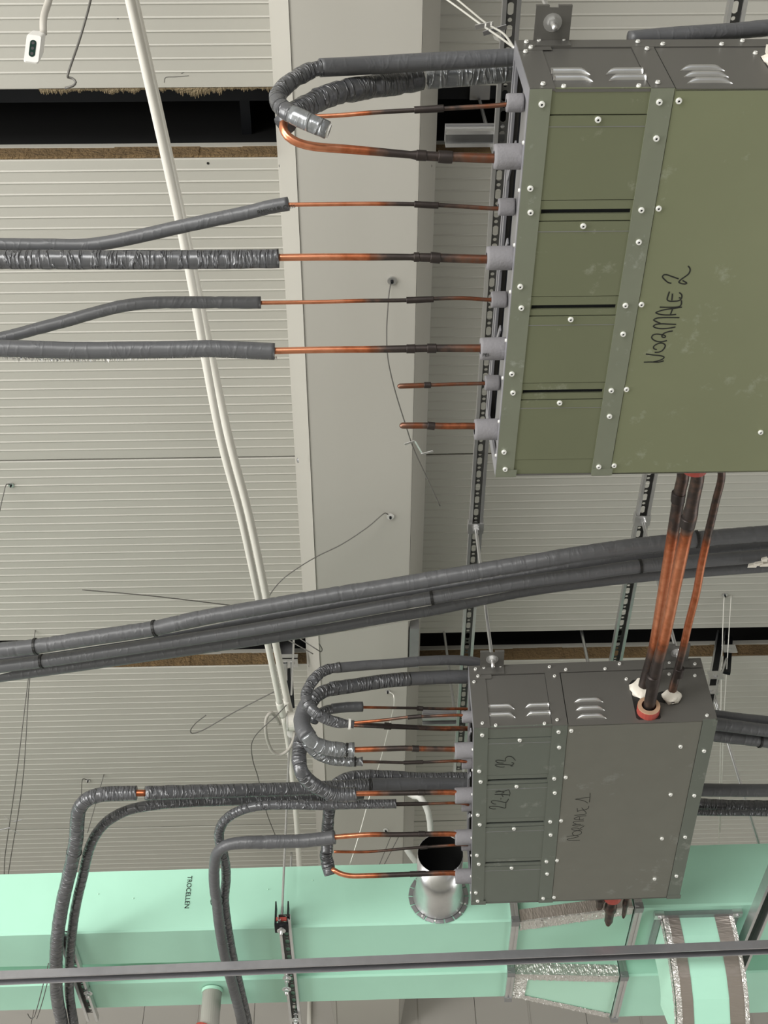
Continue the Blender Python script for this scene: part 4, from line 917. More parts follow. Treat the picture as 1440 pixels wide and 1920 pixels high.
for (k, u, lab) in ((2, 0.567, 'threaded rod at the second lug of NORMALE 2, beyond the right edge'), (2, 0.063, 'threaded rod with washer and nut at the lug of NORMALE 2'), (1, 0.064, 'threaded rod at the left lug of NORMALE 1'), (1, 0.567, 'threaded rod at the lug of NORMALE 1 behind the slim copper pipe')):
    p = Bpt(k, u, -0.036, BH - 0.040)
    top = Vector((p.x, p.y, ZCH + 0.012))
    if k == 1: top.x = 0.362 if u < 0.3 else 0.871
    if k == 2: top.x = 0.3605 if u < 0.3 else 0.8660
    rod(lab, p, top, 0.005, nuts=(0.026, (top - p).length - 0.006), washers=(0.0305,), group=GRD)
    # clamp plate on the strut
    o = put('strut_clamp', MB().box(top.x - 0.024, top.x + 0.024, p.y - 0.02, p.y + 0.02, ZCH - 0.024, ZCH - 0.0215).box(top.x - 0.024, top.x - 0.0215, p.y - 0.02, p.y + 0.02, ZCH - 0.0215, ZCH + .002).box(top.x + 0.0215, top.x + 0.024, p.y - 0.02, p.y + 0.02, ZCH - 0.0215, ZCH + .002).cyl((top.x, p.y, ZCH - .034), (top.x, p.y, ZCH - .0245), 0.0095, n=6), M_ZINC)
    tag(o, ['square clamp on the strut above the left lug of NORMALE 1', 'clamp under the strut over the lug of NORMALE 2', 'square clamp on the strut over the slim copper pipe'][0 if (k == 1 and u < .3) else (1 if k == 2 else 2)] if not (k == 2 and u > .3) else 'clamp under the strut over the second lug of NORMALE 2', 'clamp', 'strut clamps')
# cross struts above the long struts, hung inside the ceiling slots
def cross(label, y, x0, x1, rods):
    t = thing('cross_strut', (x0, y, ZCH), label, 'metal strut', 'double cross struts under the ceiling slots')
    for dz in (0.0, 0.0): pass
    put('channel', channel_mesh((x0, y, ZCH + 0.024), (x1, y, ZCH + 0.024), slotted=False), M_CH, t)
    mb = MB(); mb.bar((x0, y, ZCH + 0.036), (x1, y, ZCH + 0.036), 0.041, 0.021); mb.bar((x0, y - 0.022, ZCH + 0.03), (x1, y - 0.022, ZCH + 0.03), 0.004, 0.004)
    put('channel', mb, M_ZINCDARK, t)
    put('channel_lip', MB().box(x0, x1, y - 0.0225, y - 0.0205, ZCH + 0.020, ZCH + 0.024), M_ZINC, t)
    return t
cross('grey cross strut end beside the dark ceiling slot, behind copper pipes', 1.275, 0.227, 1.20, 0)
cross('short cross strut end above the copper pipes of NORMALE 1', 3.475, 0.223, 1.20, 0)
GS = 'thin rods hanging from the ceiling slots'
rod('pale rod hanging from the dark slot beside the NORMALE 2 pipes', PZ(927, 292, 2.80), PZ(899, 188, 3.55), 0.005, group=GS)
o = put('rod_bracket', MB().box(PZ(899, 188, 3.55).x - .03, PZ(899, 188, 3.55).x + .03, S1A + .04, S1A + .10, ZC + 0.148, ZC + 0.155), M_ZINCDARK); tag(o, 'small square plate inside the dark slot above the copper pipes', 'bracket')
rod('pale rod from the far slot behind the hooked grey sleeve', Vector((PZ(859, 1272, 2.81).x, 3.475, ZCH + .03)), Vector((PZ(859, 1272, 2.81).x + .004, 3.70, ZC + 0.16)), 0.005, group=GS)
a = PY(1103, 1245, 3.50); b = PY(1091, 1187, 3.68); d = (b - a) / (b - a).z
rod('pale rod from the far slot over the top of NORMALE 1', a + d * (ZCH + .046 - a.z), b + d * (ZC + .16 - b.z), 0.006, group=GS)

# ================================================================== GREEN DUCTS
F0 = np.array([-1.19007499, 3.69679197, 2.13]); E_ = np.array([0.99996367, -0.00852439, 0.0]); N_ = np.array([0.00852439, 0.99996367, 0.0])
YAW = math.atan2(E_[1], E_[0]); DR = np.array([E_, N_, [0, 0, 1]]).T
def D(s, t, z):   # duct frame -> world
    p = F0 + E_ * s + N_ * t; return Vector((p[0], p[1], z + EYE))
def duct_thing(name, label, group=None, cat='air duct'):
    return thing(name, (F0[0], F0[1], EYE), label, cat, group, (0, 0, YAW))
def cuff(t, s, t0, t1, z0, z1, w=0.0125, e=0.012):
    """aluminium flange frame around a duct at station s, with corner pieces"""
    for (a, b, c, d) in ((t0 - e, t1 + e, z0 - e, z0), (t0 - e, t1 + e, z1, z1 + e), (t0 - e, t0, z0, z1), (t1, t1 + e, z0, z1)):
        put('flange_bar', MB().box(s - w, s - 0.003, a, b, c, d).box(s + 0.003, s + w, a, b, c, d).box(s - 0.003, s + 0.003, a + .003, b - .003, c + .004, d - .001), M_ZINC, t, local=True)
    for (a, c) in ((t0, z0), (t1, z0), (t0, z1), (t1, z1)):
        put('flange_corner', MB().box(s - w * 1.05, s + w * 1.05, a - e * 1.4, a + e * .8, c - e * 1.25, c + e * .6).cyl((s - w * 1.04, a - e * 1.5, c - e * .6), (s + w * 1.04, a - e * .6, c - e * .6), .004, n=8), M_ZINCDARK, t, local=True)
ZD0, ZD1 = 2.130, 2.356
d1 = duct_thing('air_duct', 'long mint green foam duct with the spigot and TROCELLEN print', 'mint green foam ducts')
def skin_box(s0, s1, t0, t1, z0, z1):
    mb = MB(); n = 60
    prof = [(t0, z0 + .006), (t0 + .006, z0), (t1 - .006, z0), (t1, z0 + .006), (t1, z1), (t0, z1)]
    for i in range(n + 1):
        s = s0 + (s1 - s0) * i / n
        for (tt, zz) in prof:
            k = 0.0018 * noise.noise(Vector((s * 6, tt * 30, zz * 9))); mb.v.append((s, tt - k if tt < t0 + .01 else tt, zz - k if zz < z0 + .01 else zz))
    m = len(prof)
    for i in range(n):
        for j in range(m): mb.f.append((i * m + j, i * m + (j + 1) % m, (i + 1) * m + (j + 1) % m, (i + 1) * m + j)); mb.m.append(0)
    mb.f.append(tuple(range(m - 1, -1, -1))); mb.m.append(0); mb.f.append(tuple(n * m + j for j in range(m))); mb.m.append(0)
    return mb
put('foam_skin', skin_box(-2.2, 1.678, 0.0, 0.212, ZD0, ZD1), M_DUCT, d1, local=True)
cuff(d1, 1.690, 0.0, 0.206, ZD0, ZD1)
text_mesh('printed_text', 'TROCELLEN', 0.0225, M_INK, d1, (0.6015, -0.0022, 2.330), (0, 0, -1), (1, 0, 0))
for (s, z) in ((0.87, 2.27), (1.02, 2.30), (0.30, 2.27), (0.42, 2.25)):
    put('dent', MB().dome((s, -0.0015, z), (0, -1, 0), 0.003, 0.0015, 8), M_DUCTSIDE, d1, local=True)
# widening piece and larger section
d1b = duct_thing('duct_transition', 'green duct piece edged with crumpled foil tape, under the pipe stubs of NORMALE 1', 'green transition pieces')
def trans(s0, s1, a0, a1, b0, b1, z0, z1):   # near t a0->a1, far t b0->b1
    return MB().hexa([(s0, a0, z0), (s1, a1, z0), (s1, b1, z0), (s0, b0, z0), (s0, a0, z1), (s1, a1, z1), (s1, b1, z1), (s0, b0, z1)])
put('foam_skin', trans(1.704, 2.075, 0.010, -0.062, 0.206, 0.206, ZD0, ZD1), M_DUCT, d1b, local=True)
def tape(t, pts, w0, w1, m, name='foil_tape', nrm=(0, -1, -1), seed=0, rows=4, amp=0.006):
    """crumpled tape strip between two edge polylines pts = [(p, q)...] in local coordinates"""
    mb = MB(); n = 130
    nv = Vector(nrm).normalized()
    P = resample([Vector(p) for p, q in pts], 0.5) if False else None
    a = [np.array(p) for p, q in pts]; b = [np.array(q) for p, q in pts]
    for i in range(n + 1):
        f = i / n * (len(a) - 1); k = min(int(f), len(a) - 2); u = f - k
        p = a[k] * (1 - u) + a[k + 1] * u; q = b[k] * (1 - u) + b[k + 1] * u
        for j in range(rows + 1):
            c = Vector(p * (1 - j / rows) + q * (j / rows))
            c = c + nv * (0.0012 + amp * (abs(noise.noise(Vector((i * 0.38 + seed, j * 1.3, seed)))) + 0.6 * abs(noise.noise(Vector((i * 1.1 + seed, j * 2.3, seed + 5))))))
            mb.v.append(tuple(c))
    w = rows + 1
    for i in range(n):
        for j in range(rows): k = i * w + j; mb.f.append((k, k + w, k + w + 1, k + 1)); mb.m.append(0)
    return put(name, mb, m, t, local=True)
tape(d1b, [((1.708, 0.009, ZD0 + .045), (1.708, 0.009, ZD0)), ((2.072, -0.062, ZD0 + .045), (2.072, -0.062, ZD0))], 0, 0, M_TAPEFLAT, nrm=(-.15, -1, 0), seed=1, amp=0.001)
tape(d1b, [((1.708, 0.009, ZD0), (1.708, 0.058, ZD0)), ((2.072, -0.062, ZD0), (2.072, -0.026, ZD0))], 0, 0, M_TAPE, nrm=(0, 0, -1), seed=2)
put('corner_bead', MB().bar((1.706, 0.008, ZD0 - .001), (2.074, -0.064, ZD0 - .001), 0.008, 0.006), M_TAPE, d1b, local=True)
cuff(d1b, 2.090, -0.064, 0.206, ZD0, ZD1)
d1c = duct_thing('air_duct', 'wide green duct section with the curved branch below, at far right', 'mint green foam ducts')
put('foam_skin', skin_box(2.104, 4.2, -0.064, 0.206, ZD0, ZD1), M_DUCT, d1c, local=True)
# second duct behind
T2 = 0.335
d2 = duct_thing('air_duct', 'second mint green duct behind the long steel strut, lower in view', 'mint green foam ducts')
put('foam_skin', skin_box(-2.2, 1.685, T2, 0.513, ZD0, ZD1), M_DUCT, d2, local=True)
cuff(d2, 1.697, T2, 0.513, ZD0, ZD1)
d2b = duct_thing('duct_transition', 'widening green duct piece with foil taped borders below the steel strut', 'green transition pieces')
put('foam_skin', trans(1.711, 2.083, 0.352, 0.385, 0.508, 0.690, ZD0, ZD1), M_DUCTSIDE, d2b, local=True)
tape(d2b, [((1.713, 0.351, ZD0 + .04), (1.713, 0.351, ZD0)), ((2.08, 0.384, ZD0 + .04), (2.08, 0.384, ZD0))], 0, 0, M_TAPE, nrm=(0, -1, 0), seed=4)
tape(d2b, [((1.713, 0.351, ZD0), (1.713, 0.385, ZD0)), ((2.08, 0.384, ZD0), (2.08, 0.425, ZD0))], 0, 0, M_TAPE, nrm=(0, 0, -1), seed=5)
tape(d2b, [((1.713, 0.480, ZD0), (1.713, 0.509, ZD0)), ((2.08, 0.655, ZD0), (2.08, 0.690, ZD0))], 0, 0, M_TAPE, nrm=(0, 0, -1), seed=6)
tape(d2b, [((1.713, 0.36, ZD0), (1.76, 0.36, ZD0)), ((1.713, 0.508, ZD0), (1.755, 0.525, ZD0))], 0, 0, M_TAPE, nrm=(0, 0, -1), seed=7)
put('corner_bead', MB().bar((1.713, 0.349, ZD0 - .001), (2.08, 0.382, ZD0 - .001), 0.007, 0.006), M_TAPE, d2b, local=True)
cuff(d2b, 2.098, 0.385, 0.692, ZD0, ZD1)
d2c = duct_thing('air_duct', 'broad green duct section right of the foil bordered piece', 'mint green foam ducts')
put('foam_skin', skin_box(2.112, 4.2, 0.385, 0.692, ZD0, ZD1), M_DUCT, d2c, local=True)
# round spigot on the first duct: tabbed collar, flared cone, open tube
sp = duct_thing('duct_spigot', 'silver round duct spigot with a black open mouth', None, 'duct spigot')
SS, SZ, SR = 1.443, 2.226, 0.074
def revolve(axis0, prof, n=36, smooth=True):
    mb = MB(); mb.smooth = smooth
    for (tt, r) in prof:
        for i in range(n):
            a = 2 * math.pi * i / n; mb.v.append((axis0[0] + r * math.cos(a), tt, axis0[1] + r * math.sin(a)))
    for k in range(len(prof) - 1):
        for i in range(n): mb.f.append((k * n + i, k * n + (i + 1) % n, (k + 1) * n + (i + 1) % n, (k + 1) * n + i)); mb.m.append(0)
    return mb
put('tube', revolve((SS, SZ), [(-0.02, 0.0725), (-0.255, 0.0725), (-0.256, SR), (-0.10, SR), (-0.035, 0.079), (-0.006, 0.086)]), M_ZINC, sp, local=True)
put('tube_mouth', revolve((SS, SZ), [(-0.04, 0.001), (-0.04, 0.0715), (-0.2555, 0.0722)]), M_BLACK, sp, local=True)
for i in range(18):
    a = 2 * math.pi * i / 18; b = a + 2 * math.pi / 18 * 0.86
    p = lambda an, r, tt: (SS + r * math.cos(an), tt, SZ + r * math.sin(an))
    mb = MB().hexa([p(a, .082, -.0035), p(b, .082, -.0035), p(b, .101, -.0045), p(a, .101, -.0045), p(a, .082, -.0025), p(b, .082, -.0025), p(b, .101, -.0030), p(a, .101, -.0030)])
    put('collar_tab', mb, M_ZINCDARK, sp, local=True)
for a in (-2.25, -1.75, -0.75, -0.35):
    put('rivet', MB().dome((SS + .092 * math.cos(a), -.0045, SZ + .092 * math.sin(a)), (0, -1, 0), .004, .003, 8), M_SCREW, sp, local=True)
# branch boot: flange on the underside of the wide section, box that drops and curves away
br = duct_thing('duct_branch', 'curved green branch duct with foil taped edges, bottom right', None, 'air duct')
s0, s1 = 2.172, 2.405
for (a, b, c, d) in ((s0 - .02, s1 + .02, -0.035, -0.018), (s0 - .02, s0 - .003, -0.018, 0.20), (s1 + .003, s1 + .02, -0.018, 0.20)):
    put('flange_bar', MB().box(a, b, c, d, ZD0 - 0.016, ZD0 - .0005), M_ZINCDARK, br, local=True)
for (a, c) in ((s0 - .012, -.028), (s1 + .012, -.028)):
    put('flange_corner', MB().box(a - .016, a + .016, c - .012, c + .012, ZD0 - .019, ZD0 - .001).cyl((a, c, ZD0 - .024), (a, c, ZD0 - .018), .006, n=6), M_ZINC, br, local=True)
prof = [(-0.018, 0.0), (-0.006, -0.06), (0.012, -0.12), (0.040, -0.18), (0.080, -0.235), (0.14, -0.285), (0.22, -0.32)]   # near curve (t, z)
back = [(0.20, 0.0), (0.205, -0.03), (0.215, -0.06), (0.23, -0.085), (0.25, -0.105), (0.28, -0.12), (0.32, -0.13)]
mb = MB(); n = len(prof)
for (s, tt) in ((s0, 0), (s1, 0)):
    for i in range(n):
        mb.v.append((s + 0.02 * i / n, prof[i][0], ZD0 - .012 + prof[i][1]))
    for i in range(n):
        mb.v.append((s + 0.02 * i / n, back[i][0], ZD0 - .012 + back[i][1]))
K = 2 * n
for i in range(n - 1):
    mb.f.append((i, i + 1, K + i + 1, K + i)); mb.m.append(0)          # near curved face
    mb.f.append((n + i, K + n + i, K + n + i + 1, n + i + 1)); mb.m.append(0)
    mb.f.append((i, n + i, n + i + 1, i + 1)); mb.m.append(1)           # left cheek, side light put into its paler colour
    mb.f.append((K + i, K + i + 1, K + n + i + 1, K + n + i)); mb.m.append(0)
put('foam_skin', mb, [M_DUCT, M_DUCTSIDE], br, local=True)
for (sa, sb, m, sd, am) in ((s0 - .001, s0 + .055, M_TAPEFLAT, 11, .001), (s1 - .062, s1 + .001, M_TAPEFLAT, 12, .0012)):
    tape(br, [((sa + 0.02 * i / n, prof[i][0], ZD0 - .012 + prof[i][1]), (sb + 0.02 * i / n, prof[i][0], ZD0 - .012 + prof[i][1])) for i in range(n)], 0, 0, m, nrm=(0, -1, -.35), seed=sd, amp=am)
tape(br, [((s0 + 0.02 * i / n, prof[i][0] + .03, ZD0 - .010 + prof[i][1]), (s0 + 0.02 * i / n, prof[i][0], ZD0 - .012 + prof[i][1])) for i in range(n)], 0, 0, M_TAPE, nrm=(-1, 0, 0), seed=13, amp=.004)
tape(br, [((s0 + 0.02 * i / n, prof[i][0] - .0015, ZD0 - .012 + prof[i][1]), (s0 + .018 + 0.02 * i / n, prof[i][0] - .0015, ZD0 - .012 + prof[i][1])) for i in range(n)], 0, 0, M_TAPE, nrm=(0, -1, -.35), seed=15, amp=.003)
tape(br, [((s1 - .014 + 0.02 * i / n, prof[i][0] - .0015, ZD0 - .012 + prof[i][1]), (s1 + 0.02 * i / n, prof[i][0] - .0015, ZD0 - .012 + prof[i][1])) for i in range(n)], 0, 0, M_TAPE, nrm=(0, -1, -.35), seed=16, amp=.003)
# long steel strut across the front of the ducts
a, b = PZ(0, 1838, 1.95), PZ(1440, 1780, 1.95); d = (b - a).normalized(); a = a - d * 1.2; b = b + d * 1.2
o = put('strut_channel', channel_mesh(a + Vector((0, 0, .021)), b + Vector((0, 0, .021)), w=0.041, h=0.027, slotted=False, lip=0.005), [M_ZINCMID, M_DARKSTEEL_SHADE]); tag(o, 'long dull steel strut crossing below the green ducts', 'metal strut')  # dark web stands in for shade inside the open strut
# struts under the ducts and their rods
GU = 'slotted struts under the ducts'
def under(label, s, t0, t1, sl=0.0):
    o = put('strut_channel', channel_mesh(D(s, t0, ZD0 - .004), D(s + sl, t1, ZD0 - .004), w=.041, h=.021), M_CH); return tag(o, label, 'metal strut', GU)
under('short slotted strut under the ducts below the ivory conduit', 0.935, -0.085, 0.80)
under('short slotted strut under the ducts near the far left sleeves', 0.215, -0.02, 0.56)
o = put('strut_channel', channel_mesh(D(2.475, -0.35, ZD0 - .030), D(2.440, 0.95, ZD0 - .030), w=.048, h=.041, slotted=False), M_CH); tag(o, 'steep steel strut under the ducts at the right edge', 'metal strut')
pr = D(0.925, -0.055, ZD0 - .06); ptop = PZ(549, 1240, 3.50)
t = rod('thin rod hanging to the duct strut below the ivory conduit', pr, Vector((pr.x + .006, pr.y - .02, ZC + .15)), 0.0042, nuts=(.02, .055), washers=(.015, .062), group=GS)
o = put('strut_clamp', MB().box(pr.x - .022, pr.x - .018, pr.y - .02, pr.y + .03, ZD0 + EYE - .03, ZD0 + EYE + .05).box(pr.x + .018, pr.x + .022, pr.y - .02, pr.y + .03, ZD0 + EYE - .03, ZD0 + EYE + .05).box(pr.x - .022, pr.x + .022, pr.y - .02, pr.y + .03, ZD0 + EYE - .034, ZD0 + EYE - .028), M_DARKSTEEL_SHADE); tag(o, 'dark forked clamp at the end of the duct strut', 'clamp', 'strut clamps')
put('rubber_pad', MB().box(pr.x - .017, pr.x + .017, pr.y - .022, pr.y - .016, ZD0 + EYE - .02, ZD0 + EYE - .008), M_RED, o)
p = D(0.925, 0.26, ZD0 - .10)
rod('rod with round washer just under the long steel strut', p, p + Vector((0, 0, .55)), 0.0045, nuts=(.012, .05), washers=(.02, .06), group=GS)
p = D(0.938, 0.56, ZD0 - .06)
rod('rod with nut at the lowest end of the duct strut', p, p + Vector((0, 0, .6)), 0.0045, nuts=(.012, .045), washers=(.02,), group=GS)
p = D(0.235, 0.345, ZD0 - .05)
rod('small bolt through the far left duct strut', p, p + Vector((0, 0, .046)), 0.0045, nuts=(.012,), washers=(.02,), group=GS)
# round pipe dropping from the second duct with lined clamp
dp = thing('drop_pipe', D(0.655, 0.37, ZD0), 'dull round steel pipe dropping from the second green duct', 'pipe')
c = D(0.655, 0.40, ZD0 - .002); put('pipe', MB().ring(c - Vector((0, 0, .75)), c, .032, .033, 28), M_PIPE, dp)
put('collar', MB().ring(c + Vector((0, 0, -.012)), c + Vector((0, 0, -.001)), .0335, .037, 28), M_DUCTSIDE, dp)
h = c - Vector((0, 0, .06)); put('pipe_hole', MB().cyl(h + Vector((.004, -.0318, 0)), h + Vector((.004, -.030, 0)), .0022, n=8), M_BLACK, dp)
cl = thing('pipe_clamp', c - Vector((0, 0, .2)), 'rubber lined clamp around the dull round drop pipe', 'clamp')
ax = Vector((0.45, 0.1, 1)).normalized(); q = c - Vector((0.012, 0.0, .155))
put('red_liner', MB().ring(q, q + ax * .012, .0345, .044, 24), M_RED, cl); put('teal_ring', MB().ring(q - ax * .022, q - ax * .006, .0345, .045, 24), M_TEAL, cl)

# ================================================================== CONDUIT, SOCKET, CABLE
def conduit(label, pts, r, m=None, ends=()):
    t = thing('conduit', PZ(*pts[0]), label, 'conduit', 'ivory plastic conduits')
    put('tube', tube(path(pts), r, 14, 0.05), m or M_CONDUIT, t)
    for (a, b, rr) in ends: put('coupling', tube(path([a, b]), rr, 14, .01), m or M_CONDUIT, t)
    return t
conduit('left of the two ivory conduits sloping across the ceiling', [(98, -650, 2.56), (230, -60, 2.63), (244, 0, 2.64), (344, 451, 2.69), (413, 820, 2.73), (451, 966, 2.75), (501, 1203, 2.78), (526, 1325, 2.80)], 0.0112, ends=[((524, 1316, 2.80), (530, 1342, 2.80), 0.0140)])
conduit('right of the two ivory conduits, partly behind the other', [(108, -650, 2.74), (236, -60, 2.78), (250, 0, 2.78), (350, 451, 2.80), (429, 820, 2.83), (467, 966, 2.84), (516, 1203, 2.85), (541, 1325, 2.86)], 0.0125, ends=[((537, 1312, 2.86), (543, 1336, 2.86), 0.0150)])
conduit('ivory conduit running from the round box down to the ducts', [(532, 1342, 2.84), (541, 1395, 2.92), (549, 1460, 2.95), (556, 1540, 2.95), (562, 1640, 2.95)], 0.0112)
jb = thing('junction_box', PZ(560, 1345, 2.82), 'ivory round junction box at the end of the sloping conduits', 'junction box')
p = PZ(556, 1352, 2.80); put('body', MB().cyl(p + Vector((-.03, 0, 0)), p + Vector((.04, 0, 0)), .034, n=24), M_CONDUIT, jb)
put('lid', MB().cyl(p + Vector((-.034, 0, 0)), p + Vector((-.030, 0, 0)), .036, n=24), M_WHITE, jb)
p2 = PZ(548, 1378, 2.79); put('gland', MB().cyl(p2, p2 + Vector((.0, -.03, 0.01)), .018, .020, n=16), M_WHITE, jb)
t = thing('cable', PZ(552, 1374, 2.78), 'loop of grey cable below the round junction box', 'cable')
put('cord', tube(path([(553, 1372, 2.78), (550, 1388, 2.76), (541, 1405, 2.74), (526, 1415, 2.73), (512, 1410, 2.73), (502, 1390, 2.74), (498, 1365, 2.75), (500, 1345, 2.77), (508, 1336, 2.78), (517, 1344, 2.79), (525, 1358, 2.79)]), 0.0058, 10, .01), M_CABLE, t)
fx = thing('flexible_conduit', PZ(772, 1490, 2.6), 'white corrugated flexible conduit behind the spigot', 'conduit')
mbp = [(757, 1480, 3.088), (766, 1486, 2.8), (776, 1492, 2.62), (788, 1496, 2.60), (800, 1515, 2.58), (806, 1540, 2.56), (808, 1562, 2.54)]
put('tube', tube(path(mbp), 0.0115, 12, .004, wrinkle=0.12, seed=3), M_WHITE, fx)
put('tube', tube(path([(762, 1592, 2.66), (772, 1606, 2.64), (784, 1622, 2.62)]), 0.0115, 12, .004, wrinkle=0.12, seed=4), M_WHITE, fx)
sk = thing('socket_outlet', PZ(62, 85, 2.1), 'white socket outlet dangling from a grey cable, top left', 'socket')
P0 = [PZ(48, 62, 2.10), PZ(78, 66, 2.10), PZ(74, 122, 2.06), PZ(46, 119, 2.06)]
c = sum(P0, Vector()) / 4; toc = (Vector((0, 0, EYE)) - c).normalized()
xa = (P0[1] - P0[0]).normalized(); ya = (P0[2] - P0[1]); ya = (ya - xa * ya.dot(xa)).normalized(); za = xa.cross(ya)
if za.dot(toc) < 0: za = -za
def SKP(x, y, z): return c + xa * x + ya * y + za * z
hw_, hh_ = 0.0125, 0.0245
def rounded(hw, hh, rad, z, n=5):
    out = []
    for (sx, sy, a0) in ((1, 1, 0), (-1, 1, 90), (-1, -1, 180), (1, -1, 270)):
        for i in range(n):
            a = math.radians(a0 + 90 * i / (n - 1)); out.append(SKP(sx * (hw - rad) + rad * math.cos(a), sy * (hh - rad) + rad * math.sin(a), z))
    return out
def loft(loops, capend=True):
    mb = MB(); n = len(loops[0])
    for l in loops: mb.v += [tuple(p) for p in l]
    for k in range(len(loops) - 1):
        for i in range(n): mb.f.append((k * n + i, k * n + (i + 1) % n, (k + 1) * n + (i + 1) % n, (k + 1) * n + i)); mb.m.append(0)
    mb.f.append(tuple(range(n - 1, -1, -1))); mb.m.append(0); mb.f.append(tuple((len(loops) - 1) * n + i for i in range(n))); mb.m.append(0)
    return mb
put('body', loft([[p + ya * -.0250 + xa * .003 for p in rounded(hw_ * .80, hh_ * .80, .004, -.026)], [p + ya * -.0215 + xa * .002 for p in rounded(hw_ * .92, hh_ * .90, .004, -.020)], [p + ya * -.004 for p in rounded(hw_ * .99, hh_ * 1.02, .004, -.004)], rounded(hw_, hh_ * 1.03, .004, 0), rounded(hw_ * .94, hh_ * .98, .004, .0025)]), M_WHITE, sk)
put('socket_face', loft([rounded(.0052, .0150, .0050, .0024), rounded(.0052, .0150, .0050, .0031)]), M_GREENDARK, sk)
for yy in (-.0095, 0, .0095): put('socket_hole', MB().cyl(SKP(0, yy, .0030), SKP(0, yy, .0034), .0027, n=10), M_BLACK, sk)
put('cord', tube([SKP(.010, -.040, -.022), PZ(81, 42, 2.14), PZ(84, 24, 2.17), PZ(90, 6, 2.2), PZ(98, -30, 2.25), PZ(112, -120, 2.6), PZ(122, -220, 3.399)], 0.0062, 12, .006), M_CABLE, sk)

# ================================================================== HANGER WIRES AND ANCHORS
GWR = 'thin steel hanger wires'
def wire(label, lines, r=0.0018, m=None, anchor=None, clip=(), name='hanger_wire'):
    t = thing(name, PZ(*lines[0][0]), label, 'wire', GWR)
    for l in lines: put('wire', tube(path(l), r, 8, .012), m or M_WIRE, t)
    if anchor:
        p = PZ(*anchor[:3]); rr = anchor[3]
        put('washer', MB().ring(p - Vector((0, 0, .0035)), p, rr * .35, rr, 20), M_WHITE if anchor[4] else M_ZINC, t)
        put('bolt', MB().cyl(p - Vector((0, 0, .012)), p, rr * .34, n=6), M_DARKSTEEL_SHADE, t)
    for (a, b, w, m2) in clip:
        put('spring_clip', MB().bar(PZ(*a), PZ(*b), w, 0.0015, up=(0.2, -.5, .9)), m2, t)
    return t
ZBt = 3.099; ZCt = 3.399
wire('grey hook wire hanging next to the white socket', [[(186, -190, ZCt), (178, -70, 2.70), (170, 0, 2.48), (150, 72, 2.42), (127, 141, 2.36), (127, 145, 2.36), (136, 147, 2.36), (142, 154, 2.355), (137, 161, 2.35), (122, 165, 2.35)]], .0024)
wire('wire with silver spring clip hung from the beam below the copper stubs', [[(733, 530, ZBt), (730, 545, 3.08), (727, 580, 3.05), (725, 620, 3.03), (727, 670, 3.0), (740, 730, 2.97), (760, 795, 2.94), (775, 840, 2.92), (800, 895, 2.89), (825, 949, 2.86)]], .0019, anchor=(735, 526, ZBt, .0135, 0),
     clip=[((759, 833, 2.915), (778, 827, 2.915), .010, M_ZINC), ((778, 827, 2.915), (792, 851, 2.905), .006, M_ZINC), ((790, 852, 2.905), (812, 846, 2.905), .010, M_ZINC)])
wire('bent wire from the white washer on the beam', [[(728, 966, ZBt), (722, 962, 3.085), (690, 988, 3.06), (640, 1021, 3.04), (595, 1043, 3.02), (560, 1064, 3.0), (530, 1086, 2.98), (508, 1112, 2.97), (497, 1135, 2.96)]], .0019, anchor=(732, 968, ZBt, .0125, 1))
wire('straight thin rod poking out above the diagonal run', [[(154, 1106, 3.25), (280, 1117, 3.28), (450, 1137, ZCt - .01)]], .0021)
wire('short blunt wire over the left end of the far slot', [[(484, 1160, ZCt), (500, 1178, 3.1), (540, 1200, 2.95), (587, 1226, 2.88)]], .0021)
wire('hooked wire end over the left end of the far slot', [[(500, 1150, ZCt), (520, 1172, 3.1), (560, 1196, 3.0), (596, 1219, 2.95), (602, 1222, 2.95), (604, 1217, 2.95), (598, 1207, 2.95)]], .0021)
wire('long wire with a V hook left of the round junction box', [[(516, 1296, 2.95), (440, 1335, 2.93), (376, 1371, 2.9), (360, 1375, 2.9), (357, 1371, 2.9), (366, 1357, 2.9), (386, 1341, 2.9)]], .0021)
wire('bent wire and anchor at the left edge of the ceiling', [[(20, 909, ZCt), (12, 908, 3.385), (7, 925, 3.36), (-12, 1010, 3.28)]], .0019, anchor=(21, 909, ZCt, .010, 0))
wire('pair of long hanger wires with a spring clip at far left', [[(66, 1182, ZCt), (55, 1280, 3.25), (43, 1460, 3.0), (20, 1610, 2.86), (12, 1662, 2.84)], [(57, 1240, 3.3), (30, 1460, 3.0), (10, 1600, 2.86), (3, 1660, 2.84), (-4, 1660, 2.84), (-6, 1650, 2.84)]], .0019,
     clip=[((8, 1530, 2.92), (22, 1540, 2.92), .007, M_ZINC), ((24, 1541, 2.92), (42, 1537, 2.92), .007, M_ZINCDARK), ((0, 1556, 2.9), (20, 1552, 2.9), .007, M_ZINCDARK), ((22, 1556, 2.9), (38, 1565, 2.9), .007, M_ZINC)])
wire('short wire dropping from an anchor above the left sleeve bend', [[(163, 1462, ZCt), (155, 1461, 3.38), (153, 1480, 3.33), (153, 1500, 3.28)]], .0019, anchor=(165, 1463, ZCt, .010, 0))
wire('faint slanting wire behind the left sleeve bend', [[(195, 1452, ZCt), (180, 1505, 3.3), (164, 1562, 3.2)]], .0018)
wire('pale string hanging behind the NORMALE 1 pipes', [[(728, 1297, ZBt), (738, 1303, 3.07), (739, 1320, 3.05), (730, 1360, 3.03), (715, 1420, 2.99), (700, 1470, 2.95), (690, 1505, 2.9), (675, 1560, 2.8), (656, 1622, 2.7)]], .0026, M_WIREPALE, anchor=(727, 1296, ZBt, .010, 0))
